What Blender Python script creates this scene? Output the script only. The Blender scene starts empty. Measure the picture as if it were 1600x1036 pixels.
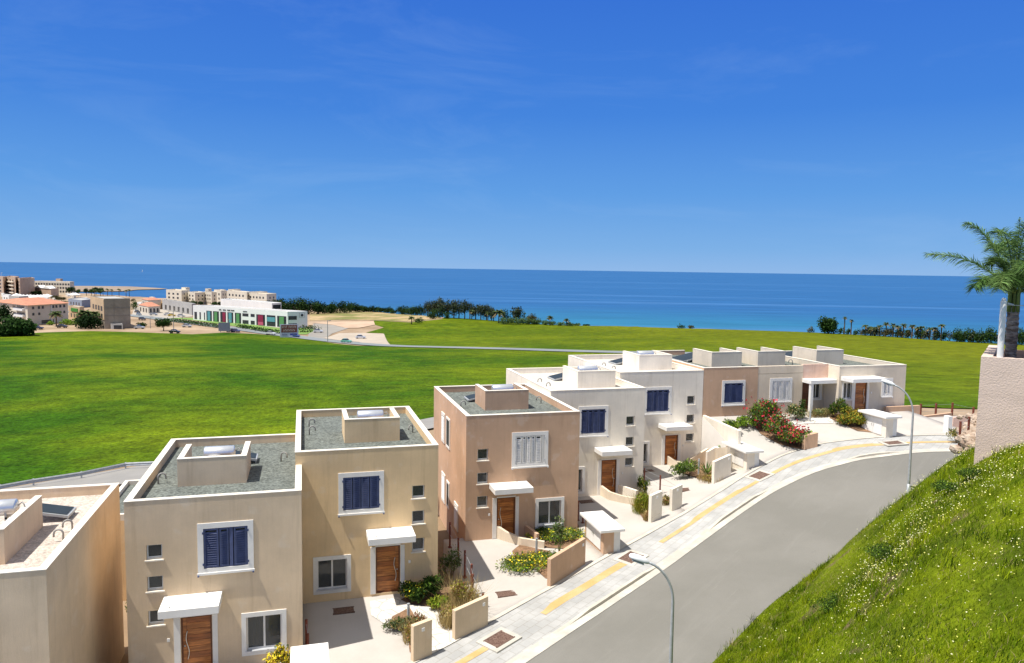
import bpy, math, random
import numpy as np
from mathutils import Vector, Matrix
from mathutils.geometry import delaunay_2d_cdt
random.seed(7); rng=np.random.default_rng(7)
SC=bpy.context.scene; COL=SC.collection
# ------------------------------------------------------------ camera
F=1150.; CX,CY=800.,518.
_roll=math.atan(.0147); _pitch=math.atan(97.2*math.cos(_roll)/F); _yaw=math.radians(15.9)
def ray(x,y):
    a=x-CX; b=CY-y
    c,s=math.cos(_roll),math.sin(_roll); r=a*c-b*s; u=a*s+b*c
    cp,sp=math.cos(_pitch),math.sin(_pitch); fw=F*cp+u*sp; up=-F*sp+u*cp
    cy,sy=math.cos(_yaw),math.sin(_yaw)
    return np.array([fw*sy+r*cy, fw*cy-r*sy, up])
cam=bpy.data.cameras.new("camera"); co=bpy.data.objects.new("camera",cam); COL.objects.link(co)
f_=Vector(ray(CX,CY)).normalized(); r_=Vector(ray(CX+1,CY)-ray(CX,CY)).normalized(); u_=Vector(ray(CX,CY-1)-ray(CX,CY)).normalized()
co.matrix_world=Matrix(((r_.x,u_.x,-f_.x,0),(r_.y,u_.y,-f_.y,0),(r_.z,u_.z,-f_.z,0),(0,0,0,1)))
cam.sensor_width=36; cam.sensor_fit='HORIZONTAL'; cam.lens=F/1600*36; cam.clip_start=.5; cam.clip_end=200000
SC.camera=co
# ------------------------------------------------------------ sky, sun, exposure
SUN=Vector((-.42,-.078,1)).normalized()          # direction to the sun
elev=math.asin(SUN.z); az=math.atan2(SUN.x,SUN.y)
W=bpy.data.worlds.new("World"); SC.world=W; W.use_nodes=True
wn=W.node_tree; wn.nodes.clear()
def WN(t,**k):
    n=wn.nodes.new(t)
    for a,b in k.items(): setattr(n,a,b)
    return n
sky=WN('ShaderNodeTexSky',sky_type='NISHITA'); sky.sun_disc=False; sky.sun_elevation=elev; sky.sun_rotation=az
sky.altitude=0; sky.air_density=1.0; sky.dust_density=.25; sky.ozone_density=3.0
hs=WN('ShaderNodeHueSaturation'); hs.inputs['Saturation'].default_value=.12; hs.inputs['Value'].default_value=1.3
bg=WN('ShaderNodeBackground'); bg.inputs['Strength'].default_value=.085; wo=WN('ShaderNodeOutputWorld')
tc=WN('ShaderNodeTexCoord'); mp=WN('ShaderNodeMapping'); mp.inputs['Scale'].default_value=(1.6,1.6,7); mp.inputs['Rotation'].default_value=(.25,.35,.3)
nz=WN('ShaderNodeTexNoise'); nz.inputs['Scale'].default_value=1.6; nz.inputs['Detail'].default_value=8; nz.inputs['Roughness'].default_value=.62; nz.inputs['Distortion'].default_value=.9
cr=WN('ShaderNodeMapRange'); cr.inputs[1].default_value=.50; cr.inputs[2].default_value=.85; cr.inputs[3].default_value=0; cr.inputs[4].default_value=.16
mx=WN('ShaderNodeMix',data_type='RGBA'); mx.inputs['B'].default_value=(3.6,5.0,7.0,1)
L=wn.links.new
L(tc.outputs['Generated'],mp.inputs[0]); L(mp.outputs[0],nz.inputs['Vector']); L(nz.outputs['Fac'],cr.inputs[0]); L(cr.outputs[0],mx.inputs['Factor'])
sx=WN('ShaderNodeSeparateXYZ'); L(tc.outputs['Generated'],sx.inputs[0])
rp=WN('ShaderNodeValToRGB'); SKYK=1/(2**.65*.085)
def _l(c): return [(v/255/12.92 if v/255<=.04045 else ((v/255+.055)/1.055)**2.4) for v in c]
stops=[(0,(142,184,232)),(.03,(122,175,230)),(.10,(92,157,228)),(.2,(62,131,221)),(.33,(50,114,214)),(.45,(46,106,208)),(.6,(130,145,170)),(1,(160,165,170))]
while len(rp.color_ramp.elements)<len(stops): rp.color_ramp.elements.new(.5)
for e,(p_,c_) in zip(rp.color_ramp.elements,stops): e.position=p_; e.color=(*_l(c_),1)
L(sx.outputs['Z'],rp.inputs[0])
sk=WN('ShaderNodeVectorMath',operation='SCALE'); sk.inputs['Scale'].default_value=SKYK; L(rp.outputs[0],sk.inputs[0])
fm=WN('ShaderNodeMapRange'); fm.inputs[1].default_value=.42; fm.inputs[2].default_value=.6; fm.inputs[3].default_value=.985; fm.inputs[4].default_value=.1; L(sx.outputs['Z'],fm.inputs[0])
m0=WN('ShaderNodeMix',data_type='RGBA'); L(fm.outputs[0],m0.inputs['Factor']); L(sky.outputs[0],hs.inputs['Color']); L(hs.outputs[0],m0.inputs['A']); L(sk.outputs[0],m0.inputs['B'])
L(m0.outputs['Result'],mx.inputs['A']); L(mx.outputs['Result'],bg.inputs[0]); L(bg.outputs[0],wo.inputs[0])
sl=bpy.data.lights.new("sun",'SUN'); sl.energy=4.0; sl.angle=math.radians(.5); sl.color=(1,.955,.88)
so=bpy.data.objects.new("sun",sl); COL.objects.link(so); so.rotation_euler=SUN.to_track_quat('Z','Y').to_euler(); so.location=(0,0,60)
SC.view_settings.view_transform='Standard'; SC.view_settings.look='None'; SC.view_settings.gamma=1; SC.view_settings.exposure=.65
SC.render.engine='CYCLES'; SC.cycles.max_bounces=6; SC.cycles.transparent_max_bounces=12
# ------------------------------------------------------------ materials
MATS={}
def rgb(r,g,b): # sRGB 0-255 -> linear
    f=lambda c:(c/255/12.92 if c/255<=.04045 else ((c/255+.055)/1.055)**2.4)
    return (f(r),f(g),f(b))
def mat(name,col,rough=.85,var=.12,scale=2.,bump=.0,bscale=60.,streak=0.,metal=0.,col2=None,spec=.3,island=0.,coat=0.,fine=0.,fscale=40.,stretch=(1,1,1),mask=(.4,.62)):
    if name in MATS: return MATS[name]
    m=bpy.data.materials.new(name); m.use_nodes=True; nt=m.node_tree; b=nt.nodes['Principled BSDF']
    N=lambda t:nt.nodes.new(t); l=nt.links.new
    b.inputs['Roughness'].default_value=rough; b.inputs['Metallic'].default_value=metal; b.inputs['Specular IOR Level'].default_value=spec
    tc=N('ShaderNodeTexCoord'); geo=N('ShaderNodeNewGeometry'); 
    mpn=N('ShaderNodeMapping'); mpn.inputs['Scale'].default_value=stretch; l(geo.outputs['Position'],mpn.inputs[0])
    n=N('ShaderNodeTexNoise'); n.inputs['Scale'].default_value=scale; n.inputs['Detail'].default_value=6; n.inputs['Roughness'].default_value=.6; l(mpn.outputs[0],n.inputs['Vector'])
    c=N('ShaderNodeMix'); c.data_type='RGBA'; c.inputs['A'].default_value=(*[v*(1-var) for v in col],1); c2=col2 or tuple(min(1,v*(1+var)) for v in col); c.inputs['B'].default_value=(*c2,1)
    mr=N('ShaderNodeMapRange'); mr.inputs[1].default_value=mask[0]; mr.inputs[2].default_value=mask[1]; l(n.outputs['Fac'],mr.inputs[0]); l(mr.outputs[0],c.inputs['Factor'])
    out=c.outputs['Result']
    def mul(src,fac_out,lo,hi):
        r=N('ShaderNodeMapRange'); r.inputs[1].default_value=.25; r.inputs[2].default_value=.75; r.inputs[3].default_value=lo; r.inputs[4].default_value=hi; l(fac_out,r.inputs[0])
        v=N('ShaderNodeVectorMath'); v.operation='SCALE'; l(src,v.inputs[0]); l(r.outputs[0],v.inputs['Scale']); return v.outputs[0]
    if streak:
        mp=N('ShaderNodeMapping'); mp.inputs['Scale'].default_value=(9,9,.55); l(geo.outputs['Position'],mp.inputs[0])
        s=N('ShaderNodeTexNoise'); s.inputs['Scale'].default_value=1.3; s.inputs['Detail'].default_value=5; s.inputs['Roughness'].default_value=.7; l(mp.outputs[0],s.inputs['Vector'])
        out=mul(out,s.outputs['Fac'],1-streak,1+streak)
    if fine:
        s2=N('ShaderNodeTexNoise'); s2.inputs['Scale'].default_value=fscale; s2.inputs['Detail'].default_value=3; s2.inputs['Roughness'].default_value=.8; l(mpn.outputs[0],s2.inputs['Vector'])
        out=mul(out,s2.outputs['Fac'],1-fine,1+fine)
    if island:
        r=N('ShaderNodeMapRange'); r.inputs[3].default_value=1-island; r.inputs[4].default_value=1+island; l(geo.outputs['Random Per Island'],r.inputs[0])
        v=N('ShaderNodeVectorMath'); v.operation='SCALE'; l(out,v.inputs[0]); l(r.outputs[0],v.inputs['Scale']); out=v.outputs[0]
    l(out,b.inputs['Base Color'])
    if bump:
        bn=N('ShaderNodeTexNoise'); bn.inputs['Scale'].default_value=bscale; bn.inputs['Detail'].default_value=3
        if streak:
            mp2=N('ShaderNodeMapping'); mp2.inputs['Scale'].default_value=(1,1,.13); l(geo.outputs['Position'],mp2.inputs[0]); l(mp2.outputs[0],bn.inputs['Vector'])
        else: l(geo.outputs['Position'],bn.inputs['Vector'])
        bm_=N('ShaderNodeBump'); bm_.inputs['Strength'].default_value=1; bm_.inputs['Distance'].default_value=bump; l(bn.outputs['Fac'],bm_.inputs['Height']); l(bm_.outputs[0],b.inputs['Normal'])
    if coat: b.inputs['Coat Weight'].default_value=coat
    MATS[name]=m; return m
def leafmat(name,col,col2,island=.45,trans=.25):
    m=mat(name,col,rough=.6,var=.1,scale=1.2,col2=col2,island=island,spec=.07)
    nt=m.node_tree
    if trans and not nt.nodes.get('tr'):
        b=nt.nodes['Principled BSDF']; t=nt.nodes.new('ShaderNodeBsdfTranslucent'); t.name='tr'
        src=b.inputs['Base Color'].links[0].from_socket; nt.links.new(src,t.inputs[0])
        mixn=nt.nodes.new('ShaderNodeMixShader'); mixn.inputs[0].default_value=trans
        o=[n for n in nt.nodes if n.type=='OUTPUT_MATERIAL'][0]
        nt.links.new(b.outputs[0],mixn.inputs[1]); nt.links.new(t.outputs[0],mixn.inputs[2]); nt.links.new(mixn.outputs[0],o.inputs[0])
    return m
def glassmat(name,tint=(.55,.6,.6),back=(.09,.095,.095)):
    if name in MATS: return MATS[name]
    m=bpy.data.materials.new(name); m.use_nodes=True; nt=m.node_tree; b=nt.nodes['Principled BSDF']
    b.inputs['Base Color'].default_value=(*back,1); b.inputs['Roughness'].default_value=.06; b.inputs['Specular IOR Level'].default_value=.6
    t=nt.nodes.new('ShaderNodeBsdfTransparent'); t.inputs[0].default_value=(*tint,1)
    mixn=nt.nodes.new('ShaderNodeMixShader'); mixn.inputs[0].default_value=.4
    o=[n for n in nt.nodes if n.type=='OUTPUT_MATERIAL'][0]
    nt.links.new(b.outputs[0],mixn.inputs[1]); nt.links.new(t.outputs[0],mixn.inputs[2]); nt.links.new(mixn.outputs[0],o.inputs[0])
    MATS[name]=m; return m
M=dict(
 trim=mat('white_paint',(.80,.775,.73),.6,.03,3,fine=.03),
 canopy=mat('white_render',(.82,.80,.76),.7,.03,2,fine=.03),
 coping=mat('coping_render',(.76,.70,.60),.8,.05,2,fine=.04),
 alu=mat('aluminium_frame',(.60,.61,.63),.4,.04,3,metal=.3),
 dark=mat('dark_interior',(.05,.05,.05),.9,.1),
 curtain=mat('curtain_cloth',(.55,.53,.45),.9,.25,6),
 blue=mat('blue_shutter_paint',(.058,.078,.175),.45,.12,4,spec=.4),
 white_shut=mat('white_shutter_paint',(.82,.79,.74),.5,.04,4),
 doorw=mat('door_timber',(.36,.115,.026),.38,.3,1.2,col2=(.52,.20,.055),stretch=(1.5,1.5,14),fine=.18,fscale=9,spec=.4),
 doord=mat('door_frame_timber',(.13,.042,.016),.4,.2,3),
 steel=mat('brushed_steel',(.62,.62,.6),.3,.05,3,metal=.85),
 tank=mat('tank_steel',(.70,.72,.75),.28,.05,2,metal=.6),
 plastic=mat('white_plastic',(.80,.78,.74),.4,.03),
 panelg=mat('collector_glass',(.03,.04,.045),.5,.1,spec=.2),
 pipe=mat('vent_pipe_grey',(.30,.29,.27),.5,.1),
 gravel_g=mat('grey_green_gravel',(.14,.155,.14),.95,.12,1.2,bump=.03,bscale=28,fine=.85,fscale=8),
 gravel_b=mat('beige_gravel',(.53,.46,.40),.95,.08,1.2,bump=.03,bscale=30,fine=.5,fscale=9),
 conc_roof=mat('pale_roof_screed',(.56,.52,.46),.9,.07,1.5,fine=.06,fscale=14),
 iron=mat('manhole_iron',(.115,.06,.045),.7,.2,14,col2=(.2,.13,.10),bump=.01,bscale=50),
 rust=mat('rusty_post_steel',(.19,.055,.035),.75,.25,9),
 asphalt=mat('asphalt',(.185,.178,.158),.92,.05,.22,col2=(.20,.192,.172),fine=.12,fscale=38,bump=.006,bscale=90),
 far_asphalt=mat('distant_asphalt',(.20,.22,.225),.9,.06,.05),
 drive=mat('driveway_concrete',(.47,.435,.395),.85,.05,.5,fine=.05,fscale=30),
 kerb=mat('kerb_concrete',(.52,.48,.41),.85,.10,1.5,fine=.08,fscale=20),
 gutter=mat('gutter_concrete',(.50,.47,.41),.85,.12,1.2,fine=.1,fscale=24),
 galv=mat('galvanised_steel',(.42,.44,.45),.45,.1,5,metal=.2),
 lampw=mat('lamp_housing',(.74,.76,.77),.35,.04,3),
 lens=mat('lamp_lens',(.55,.57,.58),.2,.05,3),
 bark=mat('palm_bark',(.12,.09,.07),.95,.3,3,col2=(.29,.25,.21),stretch=(1,1,3),fine=.35,fscale=14,bump=.03,bscale=16),
 twig=mat('shrub_wood',(.12,.08,.05),.9,.2,6),
 pave_crazy=mat('limestone_slabs',(.66,.62,.56),.8,.08,3),
 rock=mat('limestone_rock',(.38,.27,.19),.9,.2,2.5,col2=(.52,.42,.33),bump=.03,bscale=9),
 soil=mat('planter_soil',(.22,.13,.075),.95,.25,3,fine=.3,fscale=20),
)
GL=glassmat('window_glass')
def stained(m):
    nt=m.node_tree; N=nt.nodes.new; l=nt.links.new; b=nt.nodes['Principled BSDF']; src=b.inputs['Base Color'].links[0].from_socket; geo=N('ShaderNodeNewGeometry')
    mp=N('ShaderNodeMapping'); mp.inputs['Scale'].default_value=(3.2,3.2,.22); l(geo.outputs['Position'],mp.inputs[0]); n=N('ShaderNodeTexNoise'); n.inputs['Scale'].default_value=1; n.inputs['Detail'].default_value=4; n.inputs['Roughness'].default_value=.65; l(mp.outputs[0],n.inputs['Vector'])
    r=N('ShaderNodeMapRange'); r.inputs[1].default_value=.56; r.inputs[2].default_value=.72; r.inputs[3].default_value=0; r.inputs[4].default_value=.30; l(n.outputs['Fac'],r.inputs[0])
    m1=N('ShaderNodeMix'); m1.data_type='RGBA'; m1.blend_type='MULTIPLY'; m1.inputs['B'].default_value=(.62,.58,.52,1); l(src,m1.inputs['A']); l(r.outputs[0],m1.inputs['Factor'])
    n2=N('ShaderNodeTexNoise'); n2.inputs['Scale'].default_value=1.6; n2.inputs['Detail'].default_value=7; l(geo.outputs['Position'],n2.inputs['Vector']); r2=N('ShaderNodeMapRange'); r2.inputs[1].default_value=.60; r2.inputs[2].default_value=.68; r2.inputs[4].default_value=.16; l(n2.outputs['Fac'],r2.inputs[0])
    m2=N('ShaderNodeMix'); m2.data_type='RGBA'; m2.inputs['B'].default_value=(.80,.74,.66,1); l(m1.outputs['Result'],m2.inputs['A']); l(r2.outputs[0],m2.inputs['Factor']); l(m2.outputs['Result'],b.inputs['Base Color']); return m
PALE=lambda n,c,**k: stained(mat(n,c,.9,.09,.38,streak=.035,fine=.06,fscale=30,bump=.005,bscale=70,**k))
WALLS=dict(
 beige=PALE('beige_stucco',(.69,.535,.365)), tan=PALE('tan_stucco',(.76,.555,.32)), brown=PALE('rose_brown_stucco',(.58,.38,.25)),
 cream=PALE('cream_stucco',(.84,.765,.645)), ivory=PALE('ivory_stucco',(.85,.78,.67)), sand=PALE('sand_stucco',(.70,.59,.45)), grey=PALE('grey_beige_stucco',(.69,.60,.48)),
 pink=PALE('pink_stucco',(.68,.47,.37)))
# ------------------------------------------------------------ mesh helpers
ORG={}
class MB:
    def __init__(s): s.v=[]; s.f=[]; s.m=[]
    def add(s,vs,fs,mi=0):
        n=len(s.v); s.v+= [tuple(map(float,p)) for p in vs]; s.f+=[tuple(i+n for i in q) for q in fs]; s.m+=[mi]*len(fs); return s
    def box(s,x0,x1,y0,y1,z0,z1,mi=0):
        vs=[(x,y,z) for z in (z0,z1) for y in (y0,y1) for x in (x0,x1)]
        return s.add(vs,[(0,2,3,1),(4,5,7,6),(0,1,5,4),(2,6,7,3),(0,4,6,2),(1,3,7,5)],mi)
    def obox(s,c,ax,hx,hy,z0,z1,mi=0,slope=0.):
        ax=np.array([ax[0],ax[1]],float); ax/=np.linalg.norm(ax); ay=np.array([-ax[1],ax[0]])
        vs=[]
        for z in (z0,z1):
            for b in (-hy,hy):
                for a in (-hx,hx):
                    p=np.array(c[:2])+ax*a+ay*b; vs.append((p[0],p[1],z+slope*a))
        return s.add(vs,[(0,2,3,1),(4,5,7,6),(0,1,5,4),(2,6,7,3),(0,4,6,2),(1,3,7,5)],mi)
    def hexa(s,bot,top,mi=0):
        n=len(bot); return s.add(list(bot)+list(top),[tuple(range(n))[::-1],tuple(range(n,2*n))]+[(i,(i+1)%n,n+(i+1)%n,n+i) for i in range(n)],mi)
    def quad(s,a,b,c,d,mi=0): return s.add([a,b,c,d],[(0,1,2,3)],mi)
    def tube(s,pts,r,n=8,mi=0,cap=True):
        pts=[np.array(p,float) for p in pts]; rs=r if hasattr(r,'__len__') else [r]*len(pts)
        rings=[]; up=np.array([0,0,1.])
        prev=None
        for i,p in enumerate(pts):
            d=pts[min(i+1,len(pts)-1)]-pts[max(i-1,0)]; d/=np.linalg.norm(d)+1e-9
            a=prev if prev is not None else (np.cross(d,up) if abs(d[2])<.95 else np.array([1.,0,0]))
            a=a-d*np.dot(a,d); a/=np.linalg.norm(a)+1e-9; prev=a; b=np.cross(d,a)
            rings.append([p+rs[i]*(math.cos(t)*a+math.sin(t)*b) for t in np.linspace(0,2*math.pi,n,endpoint=False)])
        vs=[q for rg in rings for q in rg]; fs=[]
        for i in range(len(pts)-1):
            for k in range(n): fs.append((i*n+k,i*n+(k+1)%n,(i+1)*n+(k+1)%n,(i+1)*n+k))
        if cap: fs.append(tuple(range(n))[::-1]); fs.append(tuple(range((len(pts)-1)*n,len(pts)*n)))
        return s.add(vs,fs,mi)
    def build(s,name,mats,parent=None,smooth=False):
        me=bpy.data.meshes.new(name)
        V=np.array(s.v,float); c=(V.min(0)+V.max(0))/2; 
        me.from_pydata([tuple(p) for p in (V-c)],[],s.f)
        if not isinstance(mats,(list,tuple)): mats=[mats]
        for m in mats: me.materials.append(m)
        me.polygons.foreach_set('material_index',s.m)
        if smooth: me.polygons.foreach_set('use_smooth',[True]*len(s.f))
        me.update()
        return link(name,me,c,parent)
def link(name,me,c,parent=None):
    o=bpy.data.objects.new(name,me); COL.objects.link(o); ORG[o.name]=np.array(c,float)
    if parent is not None: o.parent=parent; o.location=Vector(c-ORG[parent.name])
    else: o.location=Vector(c)
    return o
def np_mesh(name,V,Fq,mats,mi=None,parent=None,smooth=False):
    V=np.asarray(V,float); Fq=np.asarray(Fq); k=Fq.shape[1]; c=(V.min(0)+V.max(0))/2
    me=bpy.data.meshes.new(name); me.vertices.add(len(V)); me.vertices.foreach_set('co',(V-c).ravel())
    me.loops.add(Fq.size); me.loops.foreach_set('vertex_index',Fq.ravel().astype(np.int32))
    me.polygons.add(len(Fq)); me.polygons.foreach_set('loop_start',np.arange(0,Fq.size,k,dtype=np.int32)); me.polygons.foreach_set('loop_total',np.full(len(Fq),k,dtype=np.int32))
    for m in (mats if isinstance(mats,(list,tuple)) else [mats]): me.materials.append(m)
    if mi is not None: me.polygons.foreach_set('material_index',np.asarray(mi,dtype=np.int32))
    if smooth: me.polygons.foreach_set('use_smooth',np.ones(len(Fq),dtype=bool))
    me.update(); me.validate()
    return link(name,me,c,parent)
def thing(name,loc,label,cat,group=None):
    o=bpy.data.objects.new(name,None); COL.objects.link(o); o.location=Vector([float(v) for v in loc]); ORG[o.name]=np.array(loc,float); o.empty_display_size=.3
    return tag(o,label,cat,group)
def tag(o,label,cat,group=None,kind=None):
    o['label']=label; o['category']=cat
    if group: o['group']=group
    if kind: o['kind']=kind
    return o
def struct(o): o['kind']='structure'; return o
def copy_thing(o,delta,label=None,group=None):
    def rec(s,par):
        c=s.copy(); COL.objects.link(c); ORG[c.name]=ORG[s.name]+np.array(delta,float)
        if par is None: c.location=Vector(ORG[c.name])
        else: c.parent=par
        for ch in s.children: rec(ch,c)
        return c
    c=rec(o,None)
    if label: c['label']=label
    if group: c['group']=group
    return c
# ------------------------------------------------------------ street surface (metres; camera at the origin, sea at -36)
FX=[-30,0,5,12,17,20.5,24,27.4,29.5,32.5,36.5,41,60,90]; FZ=[-16.4,-15.1,-14.85,-14.35,-13.8,-13.35,-12.8,-12.15,-11.65,-11.1,-10.75,-10.55,-10.3,-10.2]
def fz(x): return float(np.interp(x,FX,FZ))
def smooth_curve(P,n):
    P=np.array(P,float); d=np.r_[0,np.cumsum(np.linalg.norm(np.diff(P,axis=0),axis=1))]; s=np.linspace(0,d[-1],n)
    out=np.stack([np.interp(s,d,P[:,k]) for k in range(2)],1)
    for _ in range(12): out[1:-1]=.25*out[:-2]+.5*out[1:-1]+.25*out[2:]
    return out
def Sx(px,py):
    r=ray(px,py); z=-13.
    for _ in range(60): p=r*(z/r[2]); z=.6*z+.4*fz(p[0])
    return tuple((r*(z/r[2]))[:2])
KB=smooth_curve([(-34,3.5),(-14,13.2),(-2,19.6)]+[Sx(*q) for q in [(820,1032),(860,1005),(917.5,965),(1040,885),(1100,840),(1151.9,802.1),(1210,761.6),(1268.6,734),(1346.4,714.6),(1421,704.9),(1492,700)]]+[(41.7,33.2),(44.6,29.3),(46.5,24),(48,18)],150) # road edge
BK=smooth_curve([(-38,6.4),(-16,16.2),(-4,22.2)]+[Sx(*q) for q in [(710,1002),(765,972),(860,917),(915,887),(1000,840),(1090,790),(1178,731),(1227.5,704),(1290,690),(1384,683),(1477,677)]]+[(44.5,36.8),(48.5,33),(51,27),(53,18)],150) # pavement back
def bky(x):
    i=BK[:,0].argsort(); return float(np.interp(x,BK[i,0],BK[i,1]))
# houses: name,x0,x1,yf,depth,zr,pad
H=[dict(k='a',x0=-13.5,x1=-7.25,yf=23.6,d=8.9,zr=-8.9,pad=-15.4),
 dict(k='b',x0=-6.12,x1=-.12,yf=28.0,d=9.85,zr=-8.36,pad=-14.9),
 dict(k='c',x0=-.37,x1=5.72,yf=31.7,d=9.45,zr=-7.81,pad=-14.42),
 dict(k='d',x0=8.05,x1=14.3,yf=36.6,d=9.75,zr=-7.58,pad=-14.2),
 dict(k='e',x0=14.33,x1=20.6,yf=41.6,d=10.1,zr=-7.28,pad=-13.95),
 dict(k='f',x0=20.54,x1=26.88,yf=45.36,d=10.1,zr=-6.84,pad=-13.4),
 dict(k='g',x0=26.9,x1=31.28,yf=45.37,d=10.8,zr=-6.68,pad=-10.15),
 dict(k='h',x0=31.29,x1=37.2,yf=45.39,d=8.6,zr=-6.66,pad=-10.1),
 dict(k='i',x0=37.21,x1=43.1,yf=44.2,d=9.8,zr=-6.64,pad=-9.95)]
YARDS=[(-19,-6.3,23.6,-15.4),(-6.3,-.25,28.0,-14.9),(-.25,7.0,31.7,-14.42),(7.0,14.32,36.6,-14.2),(14.32,20.58,41.6,-13.95),(20.58,26.9,45.36,-13.4),(26.9,37.2,45.37,-10.15),(37.2,43.15,45.2,-9.95),(43.15,50,43.75,-10.6)]
def yard(x,y,i=None):
    for k,(a,b,yf,pz) in enumerate(YARDS):
        if (i is None and a<=x<b) or i==k:
            yb=bky(x); t=min(1,max(0,(yf-y)/(yf-yb))); t=t*t*(3-2*t)*.4+t*.6
            return pz+(fz(x)+.02-pz)*t
    return fz(x)
def gz(x,y): return yard(x,y) if y>bky(x) else fz(x)
def G(px,py):
    r=ray(px,py); z=-14.
    for _ in range(40):
        p=r*(z/r[2]); z=.5*z+.5*gz(p[0],p[1])
    return r*(z/r[2])
def atY(px,py,Y): r=ray(px,py); return r*(Y/r[1])
def atX(px,py,X): r=ray(px,py); return r*(X/r[0])
def atZ(px,py,Z): r=ray(px,py); return r*(Z/r[2])
def atD(px,py,D): r=ray(px,py); return r*(D/math.hypot(r[0],r[1]))
# ------------------------------------------------------------ terrain by thin-plate spline
class TPS:
    def __init__(s,P):
        P=np.array(P,float); s.P=P[:,:2]/100; n=len(P); d=np.linalg.norm(s.P[:,None]-s.P[None],axis=2)
        K=np.where(d>0,d*d*np.log(d+1e-12),0)+np.eye(n)*1e-3; A=np.zeros((n+3,n+3)); A[:n,:n]=K; A[:n,n]=1; A[:n,n+1:]=s.P; A[n,:n]=1; A[n+1:,:n]=s.P.T
        s.w=np.linalg.solve(A,np.r_[P[:,2],0,0,0])
    def __call__(s,X,Y):
        Q=np.stack([np.ravel(X),np.ravel(Y)],1)/100; d=np.linalg.norm(Q[:,None]-s.P[None],axis=2)
        return ((np.where(d>0,d*d*np.log(d+1e-12),0))@s.w[:len(s.P)]+s.w[-3]+Q@s.w[-2:]).reshape(np.shape(X))
TC=[atZ(*q) for q in [(0,775,-17),(-300,830,-17),(220,735,-17),(665,660,-17.0),(100,600,-20),(-200,620,-20),(450,590,-20),(760,590,-20.5),
 (100,518,-28.3),(-200,525,-28.3),(300,523,-28.6),(450,530,-28.8),(540,534,-29.4),(615,540,-27.4),(800,545.5,-24.6),(1000,550,-22.4),
 (1200,560,-19.5),(1300,600,-16),(1440,641,-13),(1600,641,-13),(1900,650,-13),(1300,540,-23.5),(1500,560,-20.5),(1700,560,-20.5),(1300,520,-28.5),(1500,530,-28),(1700,535,-28),(1000,510,-30),(860,503,-30),(720,497,-28.5),(620,490,-31),
 (100,478,-29.6),(-200,480,-29.6),(100,455,-33.5),(250,475,-30.3),(420,480,-30.2),(500,490,-30),(250,462,-34.6)]]
TC=[tuple(p) for p in TC]+[(-20,20,-17.2),(0,25,-16.2),(12,30,-15.6),(25,36,-14.4),(40,38,-12.6),(52,38,-12),(60,50,-12.5),(30,20,-14.5),(10,5,-16),(55,10,-13),(-12,45,-15.6),(5,52,-15.6),(18,62,-15.2),(34,66,-13.6),(46,60,-12.4),(-40,30,-17.5),(80,40,-12)]
_T=TPS(TC)
CXp=[-1500,-300,0,110,180,262,480,600,700,860,1000,1280,1400,1500,1600,2200]
CD=[1300,1100,1000,980,900,800,640,520,430,395,405,385,375,350,340,320]
def T(X,Y):
    X=np.asarray(X,float); Y=np.asarray(Y,float); z=_T(X,Y)
    fw=X*math.sin(_yaw)+Y*math.cos(_yaw); rt=X*math.cos(_yaw)-Y*math.sin(_yaw)
    px=800+1150*rt/np.maximum(fw,1); r=np.hypot(X,Y); rc=np.interp(px,CXp,CD)
    z=z-np.maximum(0,r-rc)*.35
    near=(Y<60)&(X>-30)&(X<60)
    z=np.where(near,np.minimum(z,np.interp(X,FX,FZ)-.7),z)
    return np.maximum(z,-40)
def TT(px,py):
    r=ray(px,py); d=r/math.hypot(r[0],r[1]); t=45.; 
    while t<1500:
        if d[2]*t<float(T(d[0]*t,d[1]*t)): break
        t*=1.01
    a,b=t/1.01,t
    for _ in range(20):
        c=(a+b)/2
        if d[2]*c<float(T(d[0]*c,d[1]*c)): b=c
        else: a=c
    return d*b
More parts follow.
